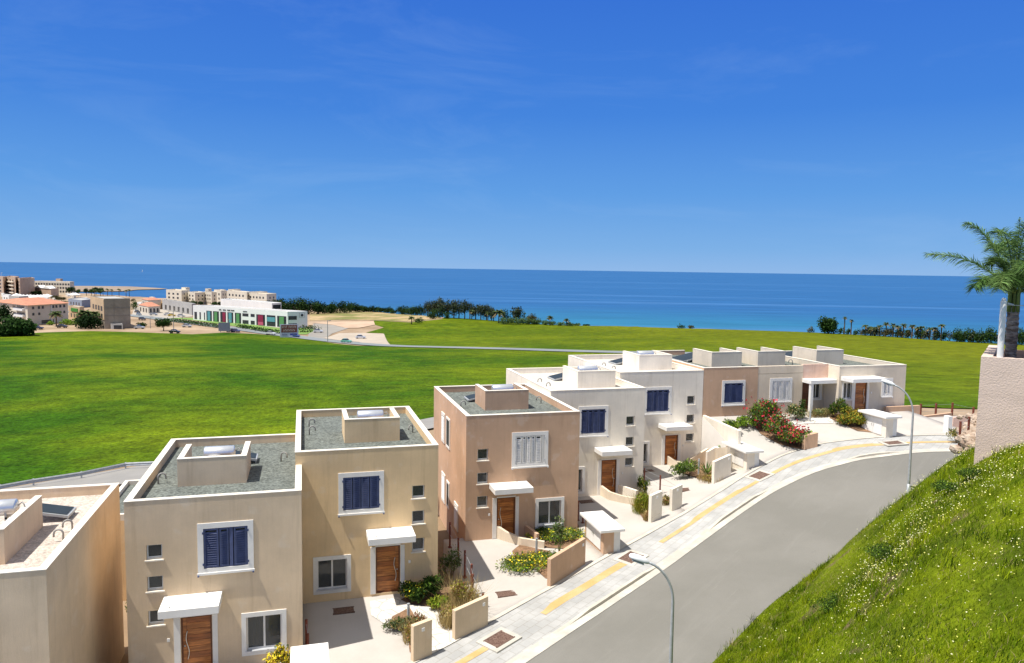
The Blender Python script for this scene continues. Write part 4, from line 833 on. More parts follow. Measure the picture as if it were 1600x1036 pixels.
cabinet(G(941.5,867),2.5,.95,1.18,'white topped meter cabinet beside the rose brown wall, above the near lamp head',WALLS['brown'])
cabinet(G(1165.5,735),2.4,.95,1.12,'white topped meter cabinet below the cream stair walls',WALLS['cream'])
cabinet(G(1383,684),2.2,.95,1.3,'white topped meter cabinet by the far street lamp pole',WALLS['cream'])
c2=atZ(455,1013,-13.65); cabinet(np.array((c2[0]+.2,c2[1]-2.6,-14.95)),2.5,.95,1.2,'white topped cabinet cut off by the bottom edge of the picture',WALLS['beige'])
# ------------------------------------------------------------ cable fences
def cfence(P,label,cables=2,r=.05,base=None):
    """P: list of (x,y,zfoot,ztop)"""
    t=thing('cable_fence',P[0][:3],label,'fence','rusty steel post and cable fences')
    for (x,y,z,zt) in P: 
        mb=MB(); mb.tube([(x,y,z-.1),(x,y,zt)],r,8); mb.box(x-.09,x+.09,y-.09,y+.09,z-.05,z+.015); mb.build('post',M['rust'],t)
    if cables:
        mb=MB()
        for k in range(cables):
            mb.tube([(x,y,z+(zt-z)*(.9-.4*k)) for x,y,z,zt in P],.008,5)
        mb.build('cable',M['galv'],t)
    return t
def postpx(lst,Xoff=0):
    out=[]
    for (x,yt,yb) in lst:
        p=G(x,yb); zt=atD(x,yt,math.hypot(p[0],p[1]))[2]; out.append((p[0],p[1],p[2],zt))
    return out
zc=lambda x,a,b:(440+x/2.49,620+a/2.49,620+b/2.49)
Pp=postpx([zc(651,530,618),zc(678,575,655),zc(708,635,722),zc(743,690,785)]); x0=Pp[-1][0]
Pp=[(7.12,33.9,-14.2,-12.95),(7.12,32.4,-14.25,-13.0),(7.12,31.0,-14.35,-13.1)]+[(p[0],p[1],p[2],p[3]) for p in Pp[-1:]]
cfence([(7.12,36.0,-14.2,-12.9)]+Pp+[(Pp[-1][0]+.25,Pp[-1][1]-.9,Pp[-1][2]-.1,Pp[-1][2]+.6)],'rusty post and cable fence on the left edge of the rose brown house driveway')
ze=lambda x,a,b:(780+x/3.0475,520+a/3.0475,520+b/3.0475)
cfence(postpx([ze(690,645,712),ze(765,678,768),ze(842,728,745)]),'rusty post and cable fence beside the shaded driveway between the two cream houses')
cfence(postpx([ze(375,800,893),ze(398,850,905)]),'pair of rusty posts at the right corner of the rose brown house')
cfence(postpx([(479,968,1008),(481,990,1014)]),'rusty posts at the corner between the beige and the tan house',1)
zq=lambda x,a,b:(1380+x/8.633,600+a/8.633,600+b/8.633)
Pq=[(*atD(1512.5,681,38.6),atD(1512.6,651,38.6)[2]),(*atD(1498.5,696,37.6),atD(1500.5,658.5,37.6)[2])]
cfence(Pq,'two tall rusty posts beside the rocks at the end of the pavement')
rp_=[]
for x,a,b in [(1438,631,647.5),(1462,630,645.5),(1487.5,629,645),(1520.7,636,645)]:
    p=atZ(x,b,-12.3); rp_.append((p[0],p[1],p[2]-.5,atD(x,a,math.hypot(p[0],p[1]))[2]))
cfence(rp_,'dark rusty post fence along the field edge right of the last house',2,.09)
# bollard lights
for i,((x,a,b),lab) in enumerate([((638,943,970),'grey bollard light beside the flagstone path of the tan yellow house'),((838,841,863),'grey bollard light at the edge of the yellow flowering bed'),((1091.5,717,742),'grey bollard light beside the spiky plant of the upper cream house'),((1265.6,640,659),'grey bollard light right of the red flowering bush')]):
    p=G(x,b); zt=atD(x,a,math.hypot(p[0],p[1]))[2]; t=thing('bollard_light',p,lab,'garden light','garden bollard lights')
    mb=MB(); mb.tube([(p[0],p[1],p[2]-.05),(p[0],p[1],zt-.12)],.06,12); mb.build('post',M['galv'],t)
    mb=MB(); mb.tube([(p[0],p[1],zt-.12),(p[0],p[1],zt-.03)],.055,12); mb.build('lens',M['lens'],t)
    mb=MB(); mb.tube([(p[0],p[1],zt-.03),(p[0],p[1],zt)],.065,12); mb.build('cap',M['galv'],t)
# ------------------------------------------------------------ shrubs
S_=shrub
S_(G(648,940),1.25,.95,[DGREEN,GREEN],1500,.055,'dark green shrub right of the wooden door of the tan yellow house',d=.9,fn=120,flow=YEL,fs=.03)
S_(G(674,936),1.15,1.1,[DGREEN,GREEN],1500,.055,'dark green shrub against the wall corner of the tan yellow house',d=.9)
S_(G(676,951),.7,.5,[LIME,YGREEN],700,.045,'small lime green shrub in front of the dark shrubs')
S_(G(690,953),.75,.65,[YGREEN,LIME],800,.045,'yellow green shrub beside the end of the tan house wall')
S_(G(722,955),1.3,1.35,[STRAW,YGREEN,RUSTL],1500,.04,'tall dry grassy shrub behind the long tan wall',weights=[.35,.5,.15],grass=600,shell=.2)
S_(G(706,975),1.0,.8,[STRAW,YGREEN,RUSTL],900,.04,'low dry grassy shrub beside the flagstone path',weights=[.5,.3,.2],grass=700,shell=.2)
S_(G(706,905),1.1,1.5,[OLIVE,GREEN],900,.045,'loose grey green bush growing beside the rusty cable fence',shell=.3,stems=8)
S_(G(626,985),1.3,.6,[OLIVE,GREEN,STRAW],620,.05,'sparse trailing plant spreading over the tan house driveway',weights=[.5,.3,.2],stems=12,shell=.15,d=1.0)
S_(G(646,1000),.8,.75,[YGREEN,STRAW,RUSTL],700,.04,'dry yellow plant behind the short tan wall',weights=[.4,.4,.2],grass=400)
S_(G(655,978),.6,.6,[OLIVE,RUSTL],400,.04,'small reddish plant at the foot of the grey bollard light')
S_(np.array((-.95,26.6,-15)),.9,1.5,[YEL,ORG_,GREEN],1500,.045,'tall yellow flowering bush at the bottom right corner of the beige house',weights=[.45,.3,.25])
S_(np.array((-.35,26.9,-15)),.6,1.2,[YEL,ORG_,GREEN],800,.045,'narrow yellow flowering bush beside the cut off white cabinet',weights=[.45,.3,.25])
S_(G(832,884),2.9,.38,[OLIVE,GREEN,LIME],3600,.05,'mat of yellow flowers and grey green leaves spreading over the rose house driveway','flower_mat','flower bed',weights=[.4,.3,.3],stems=0,d=2.2,fn=420,flow=YEL,fs=.035,lobes=16)
S_(G(872,843),3.4,.45,[LIME,OLIVE,GREEN],3600,.05,'leafy green bed under the lower window of the rose brown house','flower_mat','flower bed',weights=[.4,.4,.2],stems=0,d=1.6,fn=320,flow=YEL,fs=.03,lobes=16)
S_(G(845,832),1.3,.55,[DGREEN,GREEN],1100,.05,'dark green shrub at the left end of the bed under the window')
S_(G(874,868),.75,2.3,[OLIVE,GREEN],420,.05,'thin young tree with sparse leaves behind the long rose brown wall','young_tree','tree',shell=.2,stems=4)
S_(G(1006,800),1.2,1.1,[YGREEN,LIME,STRAW],1700,.045,'bright yellow green grassy bush behind the cream pillar wall',weights=[.45,.4,.15],grass=450,gm=YGREEN)
S_(G(1003,772),.8,1.2,[GREEN,YGREEN,DGREEN],900,.045,'upright green bush at the right corner of the near cream house')
S_(G(1014,812),.6,.5,[STRAW,RUSTL],400,.04,'dry rusty tuft at the foot of the cream pillar wall',grass=300)
S_(G(1040,788),.7,.55,[STRAW,GREEN,RUSTL],450,.04,'small dry plant between the two cream pillar walls',grass=200)
S_(G(1077,745),2.0,1.15,[GREEN,OLIVE,LIME],2200,.055,'spreading green bush in front of the upper cream house door',weights=[.5,.3,.2],stems=9,d=1.5)
S_(G(1110,750),1.5,.4,[STRAW,YGREEN,RUSTL],800,.04,'dry straw coloured ground plants around the spiky plant',weights=[.5,.3,.2],stems=0,grass=500)
S_(G(1123,711),.35,.6,[LIME,GREEN],260,.045,'tiny upright plant behind the angled retaining wall')
S_(np.array((27.9,43.2,yard(27.9,43.2))),1.2,.9,[LIME,GREEN],1000,.06,'bright green shrub behind the tall cream retaining wall, left one')
S_(np.array((29.3,43.6,yard(29.3,43.6))),1.3,.8,[LIME,GREEN],1000,.06,'bright green shrub under the blue shuttered window of the low rose front')
BUSH=dict(weights=[.40,.32,.22,.06])
S_(G(1196,668),2.5,2.0,[GREEN,OLIVE,LIME,RED],3600,.07,'tall leafy bush with red flowers left of the white shuttered window',**BUSH,stems=12,fn=200,flow=RED,fs=.055,shell=.25)
S_(G(1216,684),2.5,1.6,[GREEN,OLIVE,LIME,RED],3000,.065,'middle part of the red flowering hedge beside the low house driveway',**BUSH,stems=8,fn=230,flow=RED,fs=.055,shell=.25)
S_(G(1244,696),2.3,1.35,[GREEN,OLIVE,LIME,RED],2800,.065,'red flowering bush next to the small rose brown pillar',**BUSH,stems=8,fn=230,flow=RED,fs=.055,shell=.25)
S_(G(1243,655),1.5,1.1,[OLIVE,GREEN,STRAW],1100,.06,'grey green bush in front of the dark porch door',weights=[.45,.35,.2])
S_(G(1254,655),.6,1.7,[DGREEN,GREEN],450,.05,'narrow dark climber beside the porch door')
S_(G(1283,650),2.4,.6,[OLIVE,STRAW,GREEN],1100,.05,'low wispy plants under the porch window',weights=[.4,.3,.3],grass=400,d=.9)
S_(G(1308,655),1.4,1.6,[GREEN,DGREEN,YGREEN],1500,.06,'tall green bush at the foot of the porch side wall',weights=[.5,.3,.2])
S_(G(1330,664),2.4,1.2,[YGREEN,ORG_,GREEN],2600,.06,'yellow orange leafy bush in front of the last wooden door',weights=[.4,.25,.35])
S_(G(1347,668),1.2,.9,[YGREEN,GREEN,STRAW],1500,.06,'yellow green bush beside the last white topped cabinet',weights=[.4,.3,.3])
S_(G(1318,664),1.2,.6,[RUSTL,GREEN],700,.05,'low reddish shrub below the bushes of the last house')
S_(G(1494,690),1.3,.9,[YGREEN,STRAW,OLIVE],800,.05,'dry yellow shrub beside the tall rusty posts')
# spiky plant
p=G(1104,745); t=thing('spiky_plant',p,'dark green spiky cycad in the bed left of the cream wall','plant'); V=[];Q=[]
for k in range(34):
    a=k*2.4; el=rng.uniform(.35,1.25); Lf=rng.uniform(.8,1.1); d=np.array([math.cos(a)*math.cos(el),math.sin(a)*math.cos(el),math.sin(el)]); s=np.cross(d,[0,0,1]); s/=np.linalg.norm(s)
    b=p+np.array([0,0,.15]); c=b+d*Lf*.55; e=b+d*Lf-np.array([0,0,.12]); n=len(V); V+=[b-s*.012,b+s*.012,c+s*.035,c-s*.035,e+s*.004,e-s*.004]; Q+=[[n,n+1,n+2,n+3],[n+3,n+2,n+4,n+5]]
np_mesh('spiky_leaves',np.array(V),np.array(Q),GREEN,None,t); mb=MB(); mb.tube([(p[0],p[1],p[2]-.05),(p[0],p[1],p[2]+.25)],[.12,.09],8); mb.build('stem',M['bark'],t)
# ------------------------------------------------------------ street lamps
def lamp(base,dirv,H_,out,label,az):
    t=thing('street_lamp',base,label,'street lamp','curved arm street lamps on the near side of the street'); x,y,z=base; d=np.array(dirv,float); d/=np.linalg.norm(d)
    mb=MB(); pts=[(x,y,z-.1),(x,y,z+H_*.2),(x,y,z+H_*.75)]; 
    for a in np.linspace(0,1,12)[1:]:
        th=a*math.radians(78); pts.append((x+d[0]*out*(1-math.cos(th))/(1-math.cos(math.radians(78))),y+d[1]*out*(1-math.cos(th))/(1-math.cos(math.radians(78))),z+H_*.75+H_*.25*math.sin(th)/math.sin(math.radians(78))))
    r=[.075,.07,.05]+[.042]*11; mb.tube(pts,r,12); mb.build('pole',M['galv'],t,smooth=True)
    mb=MB(); mb.box(x-.09,x+.09,y-.09,y+.09,z+.6,z+1.1) if False else mb.tube([(x,y,z-.1),(x,y,z+.9)],.085,12); mb.build('pole_base',M['galv'],t,smooth=True)
    e=np.array(pts[-1]); u=e-np.array(pts[-2]); u/=np.linalg.norm(u); s=np.array([-d[1],d[0],0]); w=np.cross(u,s); w*= (1 if w[2]>0 else -1)
    def ringp(a,wd,up,dn): 
        c=e+u*a; return [c+s*wd*math.cos(q)+w*((up if math.sin(q)>0 else dn)*math.sin(q)) for q in np.linspace(0,2*math.pi,16,endpoint=False)]
    prof=[(-.05,.05,.05,.04),(.0,.09,.08,.06),(.12,.13,.12,.07),(.32,.155,.13,.07),(.5,.15,.11,.07),(.6,.10,.07,.06),(.63,.03,.02,.02)]
    V=[q for p_ in prof for q in ringp(*p_)]; n=16; Fq=[(i*n+k,i*n+(k+1)%n,(i+1)*n+(k+1)%n,(i+1)*n+k) for i in range(len(prof)-1) for k in range(n)]
    m_=MB(); m_.add(V,Fq); m_.add([V[k] for k in range(n)],[tuple(range(n))]); m_.add([V[-n+k] for k in range(n)],[tuple(range(n))]); hd_=m_.build('lamp_head',M['lampw'],t,smooth=True)
    m_=MB(); c=e+u*.3-w*.075; q=[c+s*a*.11+u*b*.2 for a,b in ((-1,-1),(1,-1),(1,1),(-1,1))]; m_.hexa([p_-w*.03 for p_ in q],q); m_.build('lens',M['lens'],hd_)
    return t
_b=Sx(1418.5,779); b2=np.array((*_b,fz(_b[0])-.12)); lamp(b2,(-1.08,.94),atD(1378,600,math.hypot(*_b))[2]-b2[2],.95,'curved street lamp further away, its pole in front of the last white cabinet',0)
bD=23.6; b1=atD(1048,1036,bD); lamp(np.array((b1[0],b1[1],fz(b1[0])-.12)),(-1.0,.35),fz(0)*0+atD(1012,876,bD)[2]-(fz(b1[0])-.12),.85,'near curved street lamp rising from the bottom edge of the picture',0)
# ------------------------------------------------------------ grassy bank on the right
E_=[(-6,12.5),(0,15.2),(5,17.7),(9.5,20.0),(14.1,22.6),(18.43,25.37),Sx(1300,868),Sx(1360,823),Sx(1418,778),(33.5,31.0),(37,30.5),(40,28.3),(42.5,24),(44,18)]
def pD(x,y,D): return tuple(atD(x,y,D))
HC=[(a,b,fz(a)-.10) for a,b in E_]+[pD(1450,744,33),pD(1495,720,30.5),pD(1521,716,28.5),pD(1600,712,26),pD(1700,712,25),pD(1600,1036,12.5),pD(1600,850,18),pD(1500,1036,14),pD(1500,850,20.5),pD(1500,778,26),pD(1350,1036,17.5),pD(1400,880,24.5),pD(1230,1036,22),pD(1300,950,22.5),pD(1560,775,22),pD(1600,742,22.5),pD(1560,730,25),pD(1660,735,21),pD(1600,790,20.3),(6,6,-9.5),(14,4,-7.),(20,-6,-6.),(0,2,-11.5),(40,2,-5.4),(45,12,-5.4),(38,20,-6),(-8,0,-13)]
_H=TPS(HC)
n_=160; EC=smooth_curve(E_,n_); TCv=smooth_curve([(-8,-9),(10,-11),(30,-10),(46,-4),(50,6),(50,14)],n_)
def hz(X,Y):
    z=_H(X,Y); return z
s=np.linspace(0,1,110)**1.35; X=EC[:,None,0]*(1-s)+TCv[:,None,0]*s; Y=EC[:,None,1]*(1-s)+TCv[:,None,1]*s
Z=hz(X,Y); bump=(np.sin(X*1.7+Y*.6)*np.cos(Y*1.3-X*.4)*.07+np.sin(X*.6-Y*.9)*.12+rng.normal(size=X.shape)*.02)*np.minimum(1,s*6)[None,:]
Z=Z+bump; k0=np.minimum(1,s*14)[None,:]; Z=Z*k0+(np.interp(X,FX,FZ)-.10)*(1-k0)
V=np.stack([X,Y,Z],-1).reshape(-1,3); I=np.arange(X.size).reshape(X.shape); Q=np.stack([I[:-1,:-1],I[1:,:-1],I[1:,1:],I[:-1,1:]],-1).reshape(-1,4)
bank_m=mat('bank_turf',(.08,.115,.006),.95,.2,.5,col2=(.14,.18,.006),fine=.45,fscale=7,bump=.05,bscale=6,spec=.04)
def soilpatch(m):
    nt=m.node_tree; N=nt.nodes.new; l=nt.links.new; b=nt.nodes['Principled BSDF']; geo=N('ShaderNodeNewGeometry'); src=b.inputs['Base Color'].links[0].from_socket
    n=N('ShaderNodeTexNoise'); n.inputs['Scale'].default_value=.7; n.inputs['Detail'].default_value=6; l(geo.outputs['Position'],n.inputs['Vector']); r=N('ShaderNodeMapRange'); r.inputs[1].default_value=.62; r.inputs[2].default_value=.70; l(n.outputs['Fac'],r.inputs[0])
    m1=N('ShaderNodeMix'); m1.data_type='RGBA'; m1.inputs['B'].default_value=(.16,.11,.07,1); l(src,m1.inputs['A']); l(r.outputs[0],m1.inputs['Factor']); l(m1.outputs['Result'],b.inputs['Base Color'])
soilpatch(bank_m)
a_,b_,c_=V[Q[0,0]],V[Q[0,1]],V[Q[0,2]]
bk=np_mesh('grassy_bank',V,Q if np.cross(b_-a_,c_-a_)[2]>0 else Q[:,::-1],bank_m,smooth=True); struct(bk)
mb=MB()
for i in range(n_-1):
    a,b=EC[i],EC[i+1]; mb.quad((*a,fz(a[0])-.6),(*b,fz(b[0])-.6),(*b,fz(b[0])-.10),(*a,fz(a[0])-.10))
struct(mb.build('bank_edge',bank_m))
# bilinear sampling over the bank for scattering
def bank_samples(n,vis=True):
    out=[]; tot=0
    while tot<n:
        i=rng.integers(0,n_-1,n*2); j=rng.integers(0,len(s)-1,n*2); u=rng.random(n*2)[:,None]; v=rng.random(n*2)[:,None]
        P=lambda a,b: np.stack([X[a,b],Y[a,b],Z[a,b]],1)
        p=P(i,j)*(1-u)*(1-v)+P(i+1,j)*u*(1-v)+P(i,j+1)*(1-u)*v+P(i+1,j+1)*u*v
        A_=np.linalg.norm(np.cross(P(i+1,j)-P(i,j),P(i,j+1)-P(i,j)),axis=1)
        fw=p[:,0]*math.sin(_yaw)+p[:,1]*math.cos(_yaw); rt=p[:,0]*math.cos(_yaw)-p[:,1]*math.sin(_yaw)
        keep=(rng.random(len(p))<A_/A_.max()*3)&(fw>7)&(rt/np.maximum(fw,1)<.95)&(rt/np.maximum(fw,1)>-.1)
        out.append(p[keep]); tot+=keep.sum()
    return np.concatenate(out)[:n]
def fbm(P,sc,seed=0):
    a=seed*1.7; return (np.sin(P[:,0]*sc+a)+np.sin(P[:,1]*sc*1.13+2*a)+np.sin((P[:,0]+P[:,1])*sc*.71+a*.5)+np.sin((P[:,0]-P[:,1])*sc*1.9+a)*.6+np.sin((P[:,0]*.3+P[:,1])*sc*3.1)*.4)/4
def blades_at(P,h,w,lean=.4,hv=(.5,1.3)):
    n=len(P); hh=h*rng.uniform(*hv,n); d=rng.normal(size=(n,2))*lean+np.array([.12,-.1]); a=rng.uniform(0,2*math.pi,n); ww=w*rng.uniform(.6,1.4,n); wv=np.c_[np.cos(a),np.sin(a),np.zeros(n)]*ww[:,None]*.5
    m=P+np.c_[d*.35,np.full(n,.6)]*hh[:,None]; tp=P+np.c_[d,np.full(n,.95)]*hh[:,None]
    V=np.stack([P-wv,P+wv,m+wv*.7,m-wv*.7,tp+wv*.1,tp-wv*.1],1).reshape(-1,3); i=np.arange(n)[:,None]*6
    Q=np.concatenate([i+np.array([[0,1,2,3]]),i+np.array([[3,2,4,5]])],1).reshape(-1,4); return V,Q
GR=[leafmat('grass_blade_green',(.10,.175,.003),(.15,.22,.004)),leafmat('grass_blade_lime',(.19,.26,.004),(.27,.32,.008)),leafmat('grass_blade_dark',(.035,.07,.004),(.055,.10,.006)),leafmat('grass_blade_straw',(.33,.28,.10),(.42,.34,.16))]
NB=430000; P=bank_samples(NB); f1=fbm(P,.55,1); f2=fbm(P,1.6,3)
dist=np.hypot(P[:,0],P[:,1]); size=(.8+.5*np.clip(f1,-1,1))
keep=rng.random(NB)<.55+.45*np.clip(f2+.5,0,1); P=P[keep]; f1=f1[keep]; f2=f2[keep]; size=size[keep]
V,Qd=blades_at(P-np.array([0,0,.02]),.15,.013,.45); 
V=V.reshape(-1,6,3); base=V[:,:2].mean(1); V[:,2:]=base[:,None]+(V[:,2:]-base[:,None])*size[:,None,None]; V=V.reshape(-1,3)
pr=rng.random(len(P)); mi=np.where(f2+.3*f1>.22,1,np.where(f2-.4*f1<-.32,2,0)); mi=np.where(pr<.18,1,mi); mi=np.where(pr>.925,3,mi); mi=np.where((f1<-.45)&(pr>.55),3,mi)
o=np_mesh('grass',V,Qd,GR,np.repeat(mi,2)); tag(o,'green grass blades covering the bank on the right','grass',kind='stuff')
# tufts of taller grass
P=bank_samples(2400); f=fbm(P,.8,5); P=P[f>.05]; Pt=np.repeat(P,26,axis=0)+rng.normal(size=(len(P)*26,3))*np.array([.10,.10,0]); V,Qd=blades_at(Pt-np.array([0,0,.04]),.26,.015,.35)
mi=np.repeat(np.repeat(rng.choice([0,1,2,3],len(P),p=[.35,.35,.2,.1]),26),2); o=np_mesh('tall_grass',V,Qd,GR,mi); tag(o,'taller grass tufts standing in the bank on the right','grass',kind='stuff')
# wild flowers (small heads on the upper part of the bank)
P=bank_samples(110000); fw=P[:,0]*math.sin(_yaw)+P[:,1]*math.cos(_yaw); f=fbm(P,.7,2)+.5*fbm(P,2.3,4)
d_=np.hypot(P[:,0],P[:,1]); dens=(np.clip((d_-15)/10,0,1)*np.clip(f*.9+.3,0,1)*1.1+.03)*np.clip((P[:,2]+10.3)/2.2,.02,1); P=P[rng.random(len(P))<dens*.8]; n=len(P)
P=P+np.c_[rng.normal(size=(n,2))*.05,rng.uniform(.08,.26,n)]; a=rnd_unit(n); a[:,2]=np.abs(a[:,2])+1.0; a/=np.linalg.norm(a,axis=1)[:,None]; n1=np.cross(a,rnd_unit(n)); n1/=np.linalg.norm(n1,axis=1)[:,None]; n2=np.cross(a,n1); sz=rng.uniform(.010,.022,n)
Vv=np.stack([P-n1*sz[:,None],P-n2*sz[:,None],P+n1*sz[:,None],P+n2*sz[:,None]],1).reshape(-1,3)
FW=[leafmat('flower_cream',(.62,.62,.36),(.72,.70,.45),island=.15,trans=0),leafmat('flower_pale_yellow',(.60,.60,.12),(.68,.62,.2),island=.2,trans=0)]
o=np_mesh('wild_flowers',Vv,np.arange(n*4).reshape(-1,4),FW,rng.choice([0,1],n,p=[.6,.4])); tag(o,'small white and yellow wild flowers scattered over the bank','flowers',kind='stuff')
# low dark shrubs on the bank crest
def HT(px,py):
    r=ray(px,py); d=r/math.hypot(r[0],r[1]); t=9.
    while t<45 and d[2]*t>float(hz(np.array([d[0]*t]),np.array([d[1]*t]))[0]): t+=.1
    return d*t
for px,py,D,w,h,lab in [(1474,762,30,1.0,.28,'dark green clump on the upper left corner of the grassy bank'),(1494,768,28.5,1.1,.3,'dark clump on the bank right of the corner one'),(1522,746,27,1.0,.3,'dark clump just below the foot of the big pink wall'),(1392,868,24.5,1.4,.25,'dark green patch of taller weeds in the middle of the bank'),(1300,945,22,1.8,.25,'dark leafy weed patch low on the left of the bank')]:
    p=HT(px,py); p[2]-=.05; S_(p,w,h,[DGREEN,GREEN,LIME],2600,.022,lab,'weed_clump','plant',weights=[.45,.4,.15],stems=0,shell=.3)
# ------------------------------------------------------------ big wall, column, palm
wd=ray(-870,0); wd=np.array([-wd[0],-wd[1]]); wd/=np.linalg.norm(wd); Wc=atD(1533,557,28.); ztop=Wc[2]; back=np.array([-wd[1],wd[0]])
if np.dot(back,Wc[:2])<0: back=-back
L_=14.; mb=MB(); A0=Wc[:2]; A1=A0+wd*L_; B1=A1+back*5; B0=A0+back*5; C0=A0+back*.3; C1=A1+back*.3
wm=mat('rough_pink_render',(.64,.50,.415),.95,.05,.8,fine=.10,fscale=20,bump=.014,bscale=20,stretch=(1,1,2.2))
t=thing('big_wall',(*A0,-8),'tall rough pink rendered wall at the right edge with the palm behind it','wall')
mb.hexa([(*A0,-11),(*A1,-11),(*C1,-11),(*C0,-11)],[(*A0,ztop),(*A1,ztop),(*C1,ztop),(*C0,ztop)]); mb.hexa([(*(C0),-11),(*(C0+wd*.3),-11),(*(B0+wd*.3),-11),(*B0,-11)],[(*(C0),ztop),(*(C0+wd*.3),ztop),(*(B0+wd*.3),ztop),(*B0,ztop)]); mb.build('wall_panel',wm,t)
mb=MB(); mb.hexa([(*(C0+wd*.3),ztop-.6),(*C1,ztop-.6),(*B1,ztop-.6),(*(B0+wd*.3),ztop-.6)],[(*(C0+wd*.3),ztop-.12),(*C1,ztop-.12),(*B1,ztop-.12),(*(B0+wd*.3),ztop-.12)]); struct(mb.build('planter_ground',M['soil']))
cb=A0+wd*.50+back*.15; ct=atD(1564.5,470,28.2)[2]; t=thing('white_column',(*cb,ztop),'round white fence column standing on the big pink wall','column')
mb=MB(); mb.tube([(*cb,ztop-.02),(*cb,ct)],.09,20); mb.build('shaft',M['plastic'],t,smooth=False); mb=MB(); mb.tube([(*cb,ct),(*cb,ct+.05),(*cb,ct+.10)],[.06,.07,.03],14); mb.build('finial',M['plastic'],t,smooth=True)
mb=MB(); ca=np.array((*cb,ct-.12)); cbb=ca+np.array((*wd*5,-.05)); mb.tube([ca,ca*.5+cbb*.5-np.array((0,0,.03)),cbb],.012,6); mb.tube([ca+np.array((*wd*.1,.05)),ca+np.array((*wd*.26,.0))],.03,8); mb.build('fence_wire',M['galv'],t)
# near palm
pb=atD(1579,560,29.6); ptop=atD(1583,464,29.6); t=thing('palm_tree',(pb[0],pb[1],ztop-.2),'feathery palm tree with a thick trunk behind the white column at the right edge','tree')
mb=MB(); N_=26; pts=[];rs=[]
for k in range(N_):
    f=k/(N_-1); pts.append(tuple(np.array((pb[0],pb[1],ztop-.3))*(1-f)+np.array((pb[0]*.5+ptop[0]*.5,pb[1]*.5+ptop[1]*.5,ptop[2]))*f)); rs.append((.145+.03*math.sin(f*3.1) if f<.8 else .15-.08*(f-.8)/.2)*(1.07 if k%2 else .95))
mb.tube(pts,rs,14); mb.build('trunk',M['bark'],t,smooth=False)
top=np.array(pts[-1])
PG=[leafmat('palm_leaflets',(.09,.18,.045),(.20,.31,.10),island=.5,trans=.3),leafmat('palm_stalk',(.13,.19,.05),(.2,.26,.08),trans=0)]
rgt=np.array((math.cos(_yaw),-math.sin(_yaw),0)); fwd=np.array((math.sin(_yaw),math.cos(_yaw),0))
def frond(ctrl,parent,nl=62,ll=.62,droop=.5,w0=.0135):
    """ctrl: 4 bezier points; leaflets on both sides in loose plumes"""
    c=[np.array(q,float) for q in ctrl]; ts=np.linspace(0,1,nl); B=lambda t:(1-t)**3*c[0]+3*(1-t)**2*t*c[1]+3*(1-t)*t*t*c[2]+t**3*c[3]
    V=[];Q=[];mi=[]
    P=np.array([B(t) for t in ts]); D=np.gradient(P,axis=0); D/=np.linalg.norm(D,axis=1)[:,None]
    for k in range(nl-1):
        s_=np.cross(D[k],(0,0,1)); s_/=np.linalg.norm(s_)+1e-9; r=.022*(1-ts[k])+.005; n=len(V); V+=[P[k]-s_*r,P[k]+s_*r,P[k+1]+s_*r*.95,P[k+1]-s_*r*.95]; Q.append([n,n+1,n+2,n+3]); mi.append(1)
        uu=np.cross(s_,D[k]); n=len(V); V+=[P[k]-uu*r,P[k]+uu*r,P[k+1]+uu*r*.95,P[k+1]-uu*r*.95]; Q.append([n,n+1,n+2,n+3]); mi.append(1)
        if ts[k]<.12: continue
        for sd in (-1,1):
            for rep in range(3):
                l=ll*(1-.55*abs(ts[k]-.45)/.55)*rng.uniform(.75,1.15); d=s_*sd*rng.uniform(.55,1)+D[k]*rng.uniform(.35,.8)+uu*rng.uniform(-.5,.55); d/=np.linalg.norm(d)
                a=P[k]; m=a+d*l*.5-np.array((0,0,droop*l*.10)); e=a+d*l-np.array((0,0,droop*l*rng.uniform(.3,.75))); wv=np.cross(d,(0,0,1)+rng.normal(size=3)*.4); wv/=np.linalg.norm(wv); wv*=w0*.8
                n=len(V); V+=[a-wv*.5,a+wv*.5,m+wv,m-wv,e+wv*.1,e-wv*.1]; Q+=[[n,n+1,n+2,n+3],[n+3,n+2,n+4,n+5]]; mi+=[0,0]
    return np_mesh('frond',np.array(V),np.array(Q),PG,mi,parent)
def px3(x,y,dd): return atD(x,y,29.6+dd)
frs=[[(1583,462,0),(1555,420,-.1),(1505,392,-.2),(1447,396,-.3)],[(1583,460,0),(1565,400,.2),(1540,352,.3),(1507,347,.4)],[(1583,460,0),(1562,430,-.5),(1530,425,-.9),(1520,448,-1.2)],[(1583,460,0),(1575,400,.6),(1560,370,1.0),(1548,385,1.4)],
 [(1583,460,0),(1580,395,-.5),(1572,350,-.9),(1555,360,-1.4)],[(1583,460,0),(1586,400,.3),(1592,360,.4),(1592,338,.4)],[(1583,460,0),(1600,400,.2),(1630,350,.3),(1665,360,.4)],[(1583,460,0),(1605,420,-.2),(1650,395,-.3),(1705,410,-.3)],
 [(1583,460,0),(1595,410,-.8),(1610,390,-1.6),(1620,430,-2.2)],[(1583,462,0),(1575,425,-.8),(1568,410,-1.5),(1560,450,-2.1)],[(1583,460,0),(1596,400,.8),(1612,370,1.6),(1625,400,2.3)],[(1583,460,0),(1583,390,.9),(1580,360,1.7),(1572,380,2.4)],
 [(1583,466,0),(1566,440,.4),(1550,425,.9),(1535,440,1.3)],[(1583,466,0),(1604,440,.4),(1630,430,.7),(1650,455,1.0)],[(1583,460,0),(1590,380,-.3),(1600,350,-.6),(1612,345,-.9)],[(1583,464,0),(1590,430,-.7),(1586,415,-1.3),(1583,440,-1.8)],[(1583,462,0),(1570,410,0),(1556,395,.1),(1545,408,.2)]]
